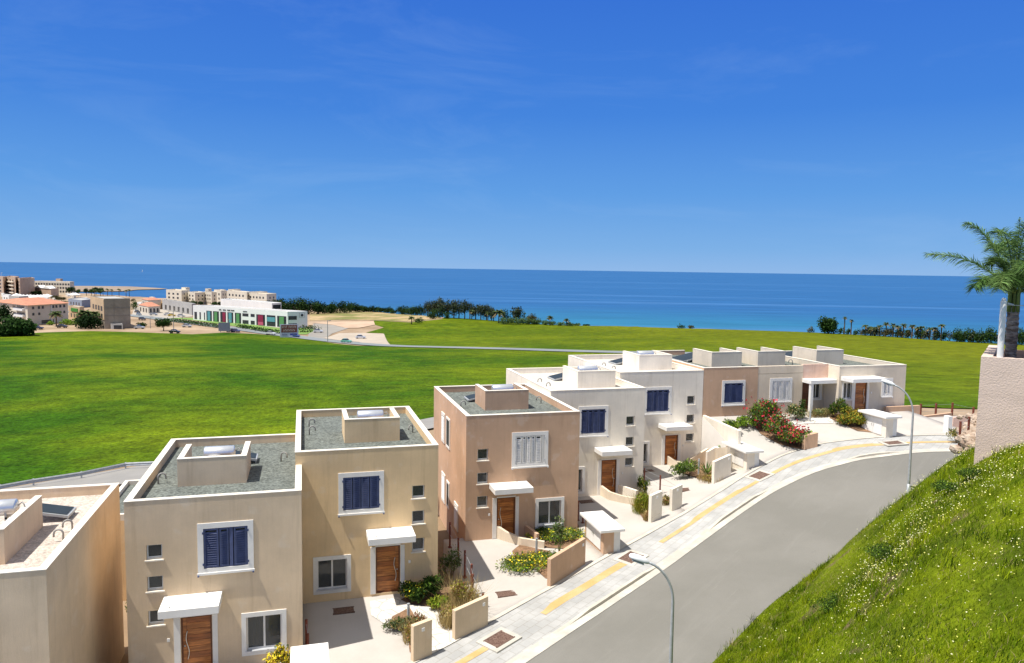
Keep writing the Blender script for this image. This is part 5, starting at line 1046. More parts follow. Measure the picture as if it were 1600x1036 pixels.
for fr in frs: frond([top+ (px3(*q)-px3(1583,462,0)) for q in fr],t,nl=(40 if fr[3][0]==1592 else 84),ll=(.28 if fr[3]==(1592,338,.4) else .66))
mb=MB()
for a in np.linspace(0,6.28,9)[:-1]: mb.tube([top-np.array((0,0,.5))+np.array((math.cos(a)*.14,math.sin(a)*.14,0)),top+np.array((math.cos(a)*.13,math.sin(a)*.13,.1)),top+np.array((math.cos(a)*.3,math.sin(a)*.3,.7))],[.05,.045,.02],6)
mb.build('leaf_bases',PG[1],t,smooth=True)
# rocks between the posts and the wall
def rockm(c,r,parent=None):
    u=np.linspace(0,2*math.pi,9)[:-1]; v=np.linspace(.25,math.pi-.25,5); V=[]; ph=rng.uniform(0,6,3)
    for b in v:
        for a in u: k=1+.22*math.sin(3*a+ph[0]+b)+.18*rng.normal()*.6; V.append((c[0]+r[0]*k*math.sin(b)*math.cos(a),c[1]+r[1]*k*math.sin(b)*math.sin(a),c[2]+r[2]*k*math.cos(b)))
    n=8; Fq=[(i*n+k,(i+1)*n+k,(i+1)*n+(k+1)%n,i*n+(k+1)%n) for i in range(4) for k in range(n)]; mb=MB(); mb.add(V,Fq); mb.add(V[:n],[tuple(range(n))[::-1]][:1]); mb.add(V[-n:],[tuple(range(n))]); return mb.build('rock',M['rock'])
for k in range(26):
    u,v=rng.random(),rng.random(); x=1500+34*v+(-8 if u>.7 else 0); y=650+55*u; D=43.5-9*u-1.5*v; r=rng.uniform(.16,.34)
    p=atD(x,y,D); o=rockm(p,(r*rng.uniform(.8,1.2),r*rng.uniform(.8,1.2),r*rng.uniform(.6,.8))); tag(o,'pale limestone boulder in the rubble left of the big pink wall','rock','limestone boulders at the end of the street')
# slope the boulders lie on
q=[atD(1503,700,39.5),atD(1506,655,43),atD(1535,655,42),atD(1540,700,34.5)]
mb=MB(); mb.hexa([(a[0],a[1],-13) for a in q],[(a[0],a[1],a[2]-.15) for a in q]); struct(mb.build('rubble_slope',mat('rubble_earth',(.45,.33,.23),.95,.25,2.5,fine=.3,fscale=10,bump=.06,bscale=5)))
# ------------------------------------------------------------ rear side: guard rail, terrace, scrub
gp=[atZ(-120,797,-17.2),atZ(0,776,-17.2),atZ(52,766,-17.2),atZ(127,753,-17.1),atZ(196,735,-17.0),atZ(243,735,-17.0)]
gp=[np.array((p[0],p[1],float(T(p[0],p[1]))+.05)) for p in gp]
t=thing('guard_rail',gp[3],'galvanised crash barrier along the rear road at the field edge','guard rail'); 
mb=MB(); prof=[(-.0,.34),(.05,.42),(.0,.50),(.05,.58),(.0,.66)]
for i in range(len(gp)-1):
    a,b=gp[i],gp[i+1]; ax=(b-a)[:2]; ax/=np.linalg.norm(ax); nn=np.array([ax[1],-ax[0]])
    for (o1,h1),(o2,h2) in zip(prof[:-1],prof[1:]): mb.quad((*(a[:2]+nn*o1),a[2]+h1),(*(b[:2]+nn*o1),b[2]+h1),(*(b[:2]+nn*o2),b[2]+h2),(*(a[:2]+nn*o2),a[2]+h2))
mb.build('rail',M['galv'],t)
for i in range(len(gp)-1):
    m=max(1,int(np.linalg.norm(gp[i+1]-gp[i])/4)); 
    for k in range(m):
        p=gp[i]+(gp[i+1]-gp[i])*k/m; mb=MB(); mb.box(p[0]-.05,p[0]+.05,p[1]+.05,p[1]+.15,p[2]-.2,p[2]+.66); mb.build('post',M['galv'],t)
# lower terrace block in the gap between the two beige houses
t=thing('rear_annex',(-6.7,38,-14),'low grey gravelled annex roof seen in the gap between the two beige houses','building')
mb=MB(); mb.box(-9.5,-6.2,37.9,44,-17.5,-12.2); mb.build('walls',WALLS['tan'],t)
mb=MB(); mb.box(-9.3,-6.4,38.1,43.8,-12.2,-12.12); mb.build('roof',M['gravel_g'],t)
mb=MB(); mb.box(-9.5,-6.2,37.9,38.1,-12.2,-11.9); mb.box(-9.5,-6.2,43.8,44.0,-12.2,-11.9); mb.box(-6.4,-6.2,38.1,43.8,-12.2,-11.9); mb.box(-9.5,-9.3,38.1,43.8,-12.2,-11.9); mb.build('parapet',M['coping'],t)
solid('low pink planter wall behind the annex near the rear road','garden_wall',WALLS['pink'],lambda mb:mb.box(-10.2,-7.2,46.5,46.7,-17,-13.4),(-8,46.6,-16))
def Tp(x,y): return np.array((x,y,float(T(x,y))))
for (x,y,w,h,l) in [(-8.6,47.6,2.2,1.6,'olive green scrub behind the planter wall at the rear of the beige houses'),(-11.5,50,2.2,1.9,'dark scrub beside the rear road left of the annex'),(-7.0,35.0,1.2,1.6,'dry yellow bush standing in the gap between the two beige houses'),(7.0,44.5,1.4,2.2,'climbing bush in the gap between the tan and rose houses'),(7.4,52,1.8,1.8,'round green bush behind the gap by the rear road')]:
    S_(Tp(x,y),w,h,[OLIVE,YGREEN,GREEN],1100,.07,l,weights=[.4,.3,.3])
mb=MB()
# ------------------------------------------------------------ the town and the trees beyond the field
def gat(px,py):
    p=TT(px,py)
    if p[2]<-34.3:
        D=float(np.interp(px,CXp,CD))-8; r=ray(px,py); h=r/math.hypot(r[0],r[1])*D; p=np.array((h[0],h[1],float(T(h[0],h[1]))))
    return p
def zat(p,px,py): return atD(px,py,math.hypot(p[0],p[1]))[2]
wc=dict(sandw=mat('town_cream',(.66,.60,.49),.9,.05,.2),brown=mat('town_brown',(.46,.34,.25),.9,.08,.2),white=mat('town_white',(.76,.76,.74),.8,.04,.2),grey=mat('town_concrete',(.32,.27,.21),.95,.12,.25,fine=.1,fscale=1.2),ochre=mat('town_ochre',(.55,.40,.25),.9,.06,.2),lgrey=mat('town_light_grey',(.40,.39,.37),.9,.06,.2),
 red=mat('red_tile_roof',(.47,.21,.13),.85,.12,.5,fine=.15,fscale=3),win=mat('town_window_dark',(.03,.035,.045),.25,.2,.5,spec=.5),rail=mat('balcony_rail_blue',(.07,.08,.12),.6),teal=mat('panel_teal',(.10,.30,.35),.6,.06,.5),green=mat('panel_green',(.10,.27,.10),.6,.06,.5),maroon=mat('panel_maroon',(.25,.02,.06),.6,.06,.5),pinkp=mat('panel_pink',(.5,.09,.17),.6))
WT=M['trim']
class Bd:
    """building with a near corner c, right end r, left end l (px on the ground) and the roof line at ytop over the corner"""
    def __init__(s,name,label,cat,c,r,l,ytop,m,roof=None,group=None,par=.5):
        s.c,s.r,s.l=[gat(*q) for q in (c,r,l)]; s.z0=min(s.c[2],s.r[2],s.l[2])-1; s.zt=zat(s.c,c[0],ytop); s.H=s.zt-s.c[2]
        s.t=thing(name,s.c,label,cat,group); s.ur=(s.r-s.c)[:2]; s.Lr=np.linalg.norm(s.ur); s.ur/=s.Lr; s.ul=(s.l-s.c)[:2]; s.Ll=np.linalg.norm(s.ul); s.ul/=s.Ll
        A,B,D_=s.c[:2],s.r[:2],s.l[:2]; C_=B+D_-A; s.fp=[A,B,C_,D_]
        mb=MB(); mb.hexa([(*p,s.z0) for p in s.fp],[(*p,s.zt) for p in s.fp]); mb.build('walls',m,s.t)
        cen=(A+C_)/2
        if roof!='hip':
            mb=MB(); q=[cen+(p-cen)*1.0 for p in s.fp]; qi=[cen+(p-cen)*.94 for p in s.fp]
            for k in range(4): a,b=q[k],q[(k+1)%4]; ai,bi=qi[k],qi[(k+1)%4]; mb.hexa([(*a,s.zt+.01),(*b,s.zt+.01),(*bi,s.zt+.01),(*ai,s.zt+.01)],[(*a,s.zt+par),(*b,s.zt+par),(*bi,s.zt+par),(*ai,s.zt+par)])
            mb.build('parapet',m,s.t)
            mb=MB(); mb.hexa([(*p,s.zt+.01) for p in qi],[(*p,s.zt+.06) for p in qi]); mb.build('roof',roof or wc['lgrey'],s.t)
        else:
            q=[cen+(p-cen)*1.07 for p in s.fp]; rise=par; e1=cen+(( (q[0]+q[3])/2)-cen)*.45; e2=cen+(((q[1]+q[2])/2)-cen)*.45; z=s.zt
            V=[(*p,z) for p in q]+[(*e1,z+rise),(*e2,z+rise)]; mb=MB(); mb.add(V,[(0,1,5,4),(1,2,5),(2,3,4,5),(3,0,4),(3,2,1,0)]); mb.build('roof',wc['red'],s.t)
    def pt(s,side,u,off,z):
        d=s.ur if side=='r' else s.ul; o=s.ul if side=='r' else s.ur; L_=s.Lr if side=='r' else s.Ll; n=np.array([d[1],-d[0]]); 
        if np.dot(n,o)>0: n=-n
        p=s.c[:2]+d*u*L_+n*off; return (p[0],p[1],z)
    def panel(s,side,u0,u1,z0,z1,m,name='window',out=.06,parent=None,inn=-.1,trim=False):
        Z=lambda f:s.c[2]+s.H*f
        mb=MB(); mb.hexa([s.pt(side,u0,inn,Z(z0)),s.pt(side,u1,inn,Z(z0)),s.pt(side,u1,out,Z(z0)),s.pt(side,u0,out,Z(z0))],[s.pt(side,u0,inn,Z(z1)),s.pt(side,u1,inn,Z(z1)),s.pt(side,u1,out,Z(z1)),s.pt(side,u0,out,Z(z1))]); return mb.build(name,m,parent or s.t)
    def grid(s,side,n,rows,u0=.08,u1=.92,w=.5,m=None,name='window'):
        st=(u1-u0)/n
        for (a,b) in rows:
            for k in range(n): s.panel(side,u0+st*(k+.5-w/2),u0+st*(k+.5+w/2),a,b,m or wc['win'],name)
    def ux(s,px,side='r'):
        d=s.ur*s.Lr if side=='r' else s.ul*s.Ll; r=ray(px,500); A=np.array([[d[0],-r[0]],[d[1],-r[1]]]); sol=np.linalg.solve(A,-s.c[:2]); return sol[0]
# red roofed apartments
b=Bd('apartment_building','cream three storey block with a red tiled hip roof at the left edge','building',(44,508.5),(107,503),(-12,500),477,wc['sandw'],'hip',par=2.2)
for a,z in ((.47,.60),(.78,.92)):
    for u in (.13,.27,.36,.62,.70,.80,.9): 
        if not(u==.36 and a<.5): b.panel('r',u-.025,u+.025,a,z,wc['win'])
    for u in (.35,.62): b.panel('l',u-.04,u+.04,a,z,wc['win'])
    f=b.panel('l',.08,.28,a-.06,z+.02,wc['win'],'balcony_opening'); b.panel('l',.06,.30,a-.08,a+.03,wc['white'],'balcony',out=1.2)
    b.panel('l',.07,.29,a+.03,a+.075,wc['rail'],'balcony_rail',out=1.15,inn=1.05)
b.panel('r',.32,.62,.02,.20,wc['win'],'car_port'); b.panel('r',.55,.57,.0,.95,wc['white'],'wall_fin',out=.5)
# unfinished concrete building
b=Bd('concrete_building','tall bare grey concrete building with a blank side wall beside the palms','building',(164,514),(204.5,513),(143,507),468,wc['grey'],par=.4)
b.panel('r',-.001,1.0,.44,.455,mat('concrete_band',(.29,.25,.21),.95),'floor_band',out=.12); b.panel('r',-.001,1.0,.70,.715,MATS['concrete_band'],'floor_band',out=.12); b.panel('r',.36,.37,.02,.98,MATS['concrete_band'],'column_band',out=.1)
b.panel('l',.0,.98,.30,1.0,wc['ochre'],'ochre_facade',out=.25)
for z in (.34,.60): 
    for u in (.15,.35,.55,.75): b.panel('l',u-.06,u+.06,z,z+.16,wc['win'],out=.3)
b.panel('l',.1,.9,.02,.24,wc['win'],'ground_opening',out=.1)
b=Bd('garage_kiosk','small open fronted grey kiosk at the foot of the concrete building','kiosk',(174,514.3),(192,514.6),(171,512.8),506.5,wc['lgrey'],par=.2); b.panel('r',.22,.9,.05,.8,wc['win'],'opening')
# white school like building
b=Bd('white_commercial_building','long white two storey building with teal, green and maroon window bays','building',(449.5,513),(480.5,512),(302,500),488,wc['white'],par=.35)
bays=[(322.8,331.2,'teal'),(333.2,342.2,'green'),(344.4,353.2,'maroon'),(355.6,364.6,'teal'),(367.2,376.8,'green'),(400.7,414.2,'maroon'),(416.9,430.5,'teal'),(433.2,447.5,'green')]
for a,c_,col in bays:
    ua,ub=b.ux(a,'l'),b.ux(c_,'l'); lo,hi=min(ua,ub),max(ua,ub)
    w=b.panel('l',lo,hi,.05,.74,wc['win'],'window_bay'); d=(hi-lo)
    if col=='teal' and a>410: b.panel('l',lo+d*.05,hi-d*.05,.33,.62,wc['teal'],'coloured_panel',out=.2,parent=w)
    elif col=='maroon' and a>390: b.panel('l',lo+d*.2,hi-d*.2,.28,.70,wc['maroon'],'coloured_panel',out=.2,parent=w); b.panel('l',lo+d*.2,hi-d*.2,.06,.27,wc['pinkp'],'coloured_panel',out=.2,parent=w)
    else: b.panel('l',lo+d*(.05 if col=='maroon' else .25),hi-d*(.45 if col=='maroon' else .25),.06,.70,wc[col],'coloured_panel',out=.2,parent=w)
for a,c_ in ((379,388.3),(391.8,398)):
    ua,ub=b.ux(a,'l'),b.ux(c_,'l')
    for z in ((.06,.30),(.55,.74)): b.panel('l',min(ua,ub),max(ua,ub),*z,wc['win'])
for a,c_ in ((304,308),(312,314),(319,320.5)):
    ua,ub=b.ux(a,'l'),b.ux(c_,'l'); b.panel('l',min(ua,ub),max(ua,ub),.1,.6,wc['win'])
b.panel('r',.05,.46,.52,.76,wc['win']); b.panel('r',.05,.46,.1,.3,wc['win'])
w=b.panel('r',.58,.86,.66,.95,wc['lgrey'],'emblem_frame',out=.1); w=b.panel('r',.60,.84,.68,.93,wc['white'],'emblem_panel',out=.14)
e0=np.array(b.pt('r',.72,.15,b.c[2]+b.H*.80)); mb=MB(); nn=np.array(b.pt('r',.72,.3,0))-np.array(b.pt('r',.72,.15,0)); mb.tube([e0,e0+np.array((nn[0],nn[1],0))],.62,18); mb.build('emblem',wc['win'],b.t)
# raised lettering, too far away to read: short dark strokes of uneven height
def strokes(b,side,xa,xb,z,h,m,n,gaps,name='lettering',out=.2):
    mb=MB(); ua,ub=b.ux(xa,side),b.ux(xb,side); Z=b.c[2]+b.H*z
    for k in range(n):
        if k in gaps: continue
        u=ua+(ub-ua)*(k+.5)/n; du=(ub-ua)/n*.3; hh=b.H*h*(.7+.3*((k*7)%3)/2)
        p=[b.pt(side,u-du,-.05,Z),b.pt(side,u+du,-.05,Z),b.pt(side,u+du,out,Z),b.pt(side,u-du,out,Z)]; mb.hexa(p,[(a,c,d+hh) for a,c,d in p])
    o=mb.build(name,m,b.t); o['kind']='stuff'; return o
strokes(b,'l',342.5,366.5,.84,.075,wc['win'],24,(4,5,11,12,18)); strokes(b,'l',380,386.5,.84,.06,wc['win'],8,())
b=Bd('rear_wing','low grey roofed wing behind the long white building','building',(425,492),(440,491),(345,484),475,wc['white'],wc['lgrey'],par=.5); b.panel('r',.1,.9,.5,.9,wc['win'])
# cream resort hotel
hot=[((284,476),(297,475),(260,474.5),455.5,1),((305,477),(321,476),(294,475.5),459,2),((331,477),(344,477),(320,476),458,1),((346,478),(355,478),(335,476.5),455.5,2),((386,481),(392,480),(355,478),458,3),((417,483),(432,482),(388,480.5),461,3)]
for k,(c_,r,l,y,ty) in enumerate(hot):
    b=Bd('hotel_block',['cream hotel block with balconies at the left end of the seaside resort','second block of the cream resort with a bare grey side wall','third narrow block of the cream seaside resort','fourth block of the cream resort with tall slots','long block of the cream resort with rows of dark arched windows','right end block of the cream resort beside the dark trees'][k],'hotel',c_,r,l,y,wc['sandw'],wc['sandw'],'hotel blocks of the cream seaside resort',par=.8)
    n={1:3,2:2,3:5}[ty]
    for row in ((.12,.26),(.42,.56),(.72,.86)): b.grid('l',n,[row],.1,.95,.42)
    b.grid('r',2,[(.42,.56),(.72,.86)],.15,.9,.3)
for k,(x0_,x1_,y0_,y1_,l) in enumerate([(284,297,450.5,457,'left'),(321,331,452.5,459,'middle'),(337,353,454,459,'long'),(357,376,453.5,460,'grey'),(392,418,457,463,'right')]):
    b=Bd('hotel_roof_block',{'left':'tallest cream stair block on the roof of the resort hotel','middle':'small square cream block rising over the third resort block','long':'low cream block rising behind the slotted resort block','grey':'grey cream block rising behind the row of arched windows','right':'striped cream block behind the right end of the resort'}[l],'hotel',((x0_+x1_)/2,474.6),(x1_,474.2),(x0_,474.2),y0_,wc['sandw'],wc['sandw'],'rear blocks of the cream resort',par=.6)
    b.grid('l',2,[(.8,.9)],.1,.9,.4)
# brown hotel
for k,(c_,r,l,y,lab) in enumerate([((6,462),(12,461),(-14,460),434,'dark brown end block of the brown hotel at the left edge'),((25,463),(31,461),(10,461),434.5,'brown hotel block with stepped cream balconies'),((32,464),(55,462),(28,462),437,'wide brown hotel block beside the arched hotel wing')]):
    b=Bd('brown_hotel_block',lab,'hotel',c_,r,l,y,wc['brown'],wc['brown'],'blocks of the brown seaside hotel',par=1.)
    for row in ((.2,.3),(.4,.5),(.6,.7),(.8,.9)): b.grid('l',3,[row],.1,.95,.45); 
    if k==1:
        for row in (.15,.35,.55,.75): b.panel('l',.1,.9,row,row+.06,wc['sandw'],'balcony',out=1.5)
b=Bd('arched_hotel_wing','long grey cream hotel wing with rows of arched dark balconies','hotel',(110,461.5),(116.5,461),(54,459.5),441,wc['sandw'],wc['sandw'],par=.6)
for row in ((.20,.34),(.48,.62),(.76,.90)): b.grid('l',13,[row],.0,.98,.6)
b=Bd('hotel_tower','square reddish stair tower on the arched hotel wing','hotel',(95,459),(99,458.5),(88,458.5),436.5,wc['brown'],wc['brown'],par=.5)
b=Bd('event_shed','brown shed with white peaked roofs in front of the arched hotel','building',(80,463.5),(92,462.5),(54,461),451.5,wc['brown'],wc['white'],par=.3); 
mb=MB()
for a,c_ in ((0,.5),(.5,1)):
    p=[b.pt('l',a,.5,b.zt),b.pt('l',c_,.5,b.zt),b.pt('l',(a+c_)/2,.5,b.zt+2.4)]; o=np.array((*(b.ur*b.Lr*.8),0)); mb.add([p[0],p[1],p[2]]+[tuple(np.array(q)+o) for q in p],[(0,2,1),(3,4,5),(0,3,5,2),(1,2,5,4)])
mb.build('peaked_roof',wc['white'],b.t)
# pool parasols / cabins
for x,y in [(26,463.5),(31,465),(37,466),(43,466),(48,466),(53,466.5),(59,466),(64,466),(69,465.5),(74,464.5),(114,462),(118,462)]:
    p=gat(x,y+3); t=thing('white_tent',p,'white peaked tent in the row behind the red tiled roof' if x<100 else 'white peaked tent at the edge of the hotel garden','tent','white tents near the hotels'); mb=MB(); w_=3.6
    mb.add([(p[0]-w_,p[1]-w_,p[2]+2.6),(p[0]+w_,p[1]-w_,p[2]+2.6),(p[0]+w_,p[1]+w_,p[2]+2.6),(p[0]-w_,p[1]+w_,p[2]+2.6),(p[0],p[1],p[2]+4.6)],[(0,1,4),(1,2,4),(2,3,4),(3,0,4),(3,2,1,0)]); mb.build('canopy',wc['white'],t)
    mb=MB(); [mb.tube([(p[0]+a*w_*.95,p[1]+c*w_*.95,p[2]-.3),(p[0]+a*w_*.95,p[1]+c*w_*.95,p[2]+2.62)],.08,5) for a in (-1,1) for c in (-1,1)]; mb.build('tent_frame',wc['white'],t)
# restaurant, shops
b=Bd('restaurant','cream building with two red hip roofs by the junction','building',(232,490),(250,489),(217,487),479,wc['sandw'],'hip',par=2.0); b.grid('l',3,[(.1,.7)],.05,.95,.5); b.grid('r',3,[(.15,.7)],.05,.95,.5)
b=Bd('restaurant_upper','cream upper block with a reddish roof behind the restaurant','building',(232,484),(252,483),(222,482),469,wc['sandw'],'hip',par=1.2); b.grid('l',3,[(.6,.8)],.05,.95,.5)
b=Bd('long_grey_shop','long low grey building with a flat white roof edge left of the white building','building',(300,492.5),(306,492),(254,484.5),476.5,wc['lgrey'],wc['lgrey'],par=.8); b.grid('l',6,[(.12,.6)],.05,.95,.4)
b=Bd('pale_pink_shop','low pale pinkish building beside the restaurant roofs','building',(268,486),(272,485.5),(251,482),474,wc['ochre'],wc['lgrey'],par=.6); b.grid('l',3,[(.2,.6)],.1,.9,.4)
b=Bd('blue_grey_building','low bluish building with white tents on its roof, behind the palm','building',(128,481),(146,479),(107,478.5),470,mat('town_blue_grey',(.25,.29,.36),.8),wc['lgrey'],par=.4); b.grid('l',4,[(.3,.7)],.1,.9,.4)
b=Bd('green_sign_shop','small ochre shop with a bright green sign beside the red roofed block','building',(125,500),(132,499),(108,497),481,wc['ochre'],wc['lgrey'],par=.4); b.panel('l',.15,.75,.62,.9,mat('sign_green',(.04,.22,.03),.5),'sign',out=.3); b.grid('l',3,[(.15,.45)],.1,.9,.4)
for k,(c_,r,l,y) in enumerate([((262,479),(267,478.6),(256,478.4),470),((246,477.5),(252,477),(240,477),469),((238,474),(243,473.6),(232,473.5),467),((14,470),(18,469),(4,469),462),((30,474),(45,473),(14,473),464)]):
    b=Bd('town_house',['small white house left of the cream resort','white cube house behind the restaurant','white cube house nearest the bay','white shed under the brown hotel','low grey house behind the red tiled roof'][k],'building',c_,r,l,y,wc['white'] if k<4 else wc['lgrey'],wc['lgrey'],par=.3); b.grid('l',2,[(.3,.6)],.1,.9,.4)
_lab=['white cube house','cream flat roofed house','small pale house','low white shop']
for k in range(22):
    x=rng.uniform(206,300) if k<13 else rng.uniform(2,140); y=rng.uniform(468.5,481) if k<13 else rng.uniform(463,473); w=rng.uniform(3,6.5)
    if 250<x<306 and y>474: y=474
    b=Bd('town_house',_lab[k%4]+(' in the town between the bay and the junction' if k<13 else ' in the quarter below the brown hotel'),'building',(x,y),(x+w*.6,y-.4),(x-w,y-.7),y-rng.uniform(3,5.5),wc['white'] if k%2 else wc['sandw'],wc['lgrey'],'houses between the bay and the junction' if k<13 else 'houses below the brown hotel',par=.3); b.grid('l',2,[(.3,.65)],.1,.9,.35)
# billboards
def billboard(px,yb,yt,w,hb,label,front,sign=None,turn=0.):
    p=gat(px,yb); zt=zat(p,px,yt); t=thing('billboard',p,label,'billboard'); d=rgt*math.cos(turn)+fwd*math.sin(turn); n=np.cross(d,(0,0,1)); n=n if np.dot(n,fwd)<0 else -n
    mb=MB(); q=lambda a,o,z:(p[0]+d[0]*a+n[0]*o,p[1]+d[1]*a+n[1]*o,z)
    mb.hexa([q(-w/2,-.15,zt-hb),q(w/2,-.15,zt-hb),q(w/2,.1,zt-hb),q(-w/2,.1,zt-hb)],[q(-w/2,-.15,zt),q(w/2,-.15,zt),q(w/2,.1,zt),q(-w/2,.1,zt)]); bo=mb.build('board',front,t)
    for a in (-.35,.35): mb=MB(); mb.tube([q(a*w,-.2,p[2]-.5),q(a*w,-.2,zt-.2)],.12,6); mb.build('post',M['pipe'],t)
    if sign: sign(q,zt,bo)
    return t
def sgn(q,zt,bo):
    def blk(a0,a1,z0,z1,o,m,nm):
        mb=MB(); mb.hexa([q(a0,.1,zt-z1),q(a1,.1,zt-z1),q(a1,o,zt-z1),q(a0,o,zt-z1)],[q(a0,.1,zt-z0),q(a1,.1,zt-z0),q(a1,o,zt-z0),q(a0,o,zt-z0)]); return mb.build(nm,m,bo)
    blk(-3.1,3.1,.3,3.4,.14,mat('sign_brown',(.21,.07,.055),.7),'brown_panel')
    lt=mat('sign_letters',(.62,.52,.44),.7); mb=MB()
    for row,(a0,a1,n,gap) in enumerate(((-2.8,2.8,11,(4,)),(-2.3,2.3,9,()))):
        for k in range(n):
            if k in gap: continue
            a=a0+(a1-a0)*(k+.5)/n; z=.65+row*1.4; w_=(a1-a0)/n*.32
            mb.hexa([q(a-w_,.14,zt-z-.95),q(a-w_*.3,.14,zt-z-.95),q(a-w_*.3,.18,zt-z-.95),q(a-w_,.18,zt-z-.95)],[q(a-w_,.14,zt-z),q(a-w_*.3,.14,zt-z),q(a-w_*.3,.18,zt-z),q(a-w_,.18,zt-z)])
            zz=z+(.0 if k%2 else .4); mb.hexa([q(a-w_*.3,.14,zt-zz-.25),q(a+w_,.14,zt-zz-.25),q(a+w_,.18,zt-zz-.25),q(a-w_*.3,.18,zt-zz-.25)],[q(a-w_*.3,.14,zt-zz),q(a+w_,.14,zt-zz),q(a+w_,.18,zt-zz),q(a-w_*.3,.18,zt-zz)])
    mb.build('lettering',lt,bo)['kind']='stuff'
    blk(-2.9,-.8,3.9,4.5,.13,mat('sign_grey_text',(.28,.27,.38),.7),'small_text'); blk(.3,3.0,3.8,4.5,.13,mat('sign_blue_text',(.06,.07,.30),.7),'blue_text')
billboard(452,527.5,506.5,7.2,5.8,'white billboard with a brown lettered panel in front of the white building',mat('sign_white',(.58,.58,.66),.7),sgn,.35)
billboard(350.5,519.5,504,4.9,3.7,'dark blue grey back of a billboard in front of the white building',mat('sign_back',(.13,.15,.19),.6),None,0)
# poles
for x,yb,yt,dbl,lab in [(235,513,495,0,'grey lamp pole left of the round roadside tree'),(271.5,518.5,486,1,'tall dark pole with a double lamp head above the parked black car'),(512,534.5,500.5,0,'tall dark bare pole beside the junction right of the white building'),(285,499,487,0,'short grey pole behind the verge'),(357.6,519,499,0,'thin pole with a lamp over the billboard back'),(3.5,463,426,0,'thin white mast rising above the brown hotel')]:
    p=gat(x,yb); zt=zat(p,x,yt); t=thing('lamp_pole',p,lab,'pole'); mm=M['pipe'] if x>10 else wc['white']
    mb=MB(); mb.tube([(p[0],p[1],p[2]-.5),(p[0],p[1],zt)],[.16,.11],6); mb.build('pole',mm,t)
    mb=MB(); e=rgt*(1.8 if dbl else .9); a=np.array((p[0],p[1],zt)); mb.tube([a-(e if dbl else e*0)-np.array((0,0,.1)),a+e-np.array((0,0,.1))],.09,5)
    for sg in ((-1,1) if dbl else (1,)): c=a+e*sg; mb.box(c[0]-.35,c[0]+.35,c[1]-.2,c[1]+.2,c[2]-.2,c[2]+.02)
    mb.build('lamp_head',mm,t)
# cars
def car(px,py,ang,col,label,L_=4.3,van=False):
    p=gat(px,py); t=thing('parked_car',p,label,'car','cars on the roads near the white building'); m=mat('car_paint_'+label.split()[0]+str(len(MATS)),col,.3,.03,1,spec=.5,coat=.6)
    c,s_=math.cos(ang),math.sin(ang); ax=rgt*c+fwd*s_; ay=np.array((-ax[1],ax[0],0)); P=lambda a,b,z:tuple(p+ax*a+ay*b+np.array((0,0,z+.3)))
    h=L_/2; W_=.86
    lo=[(-h,.25),(-h+.05,.62),(-h+.5,.85),(-h*.42,.92),(h*.35,.90),(h-.35,.72),(h,.5),(h-.02,.22)] if not van else [(-h,.25),(-h,.9),(-h+.1,1.0),(0,1.0),(h*.5,1.0),(h-.3,.85),(h,.6),(h,.22)]
    V=[P(a,-W_,z) for a,z in lo]+[P(a,W_,z) for a,z in lo]; n=len(lo); mb=MB(); mb.add(V,[tuple(range(n))[::-1],tuple(range(n,2*n))]+[(i,(i+1)%n,n+(i+1)%n,n+i) for i in range(n)]); o=mb.build('body',m,t); bevel(o,.06)
    cb=[(-h+.45,.86),(-h*.5,1.38),(h*.12,1.40),(h*.42,.88)] if not van else [(-h+.08,.98),(-h+.2,1.85),(h*.4,1.85),(h*.7,.95)]
    mb=MB(); V=[P(a,-W_*(.95 if z<1 else .78),z) for a,z in cb]+[P(a,W_*(.95 if z<1 else .78),z) for a,z in cb]; mb.add(V,[(3,2,1,0),(4,5,6,7),(0,1,5,4),(2,3,7,6),(0,4,7,3)]); mb.build('windows',wc['win'],t)
    mb=MB(); a0,a1=cb[1][0],cb[2][0]; zt=cb[1][1]; mb.hexa([P(a0,-W_*.79,zt-.03),P(a1,-W_*.79,zt-.03),P(a1,W_*.79,zt-.03),P(a0,W_*.79,zt-.03)],[P(a0,-W_*.77,zt+.05),P(a1,-W_*.77,zt+.05),P(a1,W_*.77,zt+.05),P(a0,W_*.77,zt+.05)]); mb.build('car_roof',m,t)
    for a in (-h*.62,h*.62):
        for b_ in (-1,1): mb=MB(); q=np.array(P(a,b_*W_,.02)); mb.tube([q-ay*b_*.18,q+ay*b_*.03],.32,12); mb.build('wheel',wc['win'],t)
SIL=(.45,.47,.48)
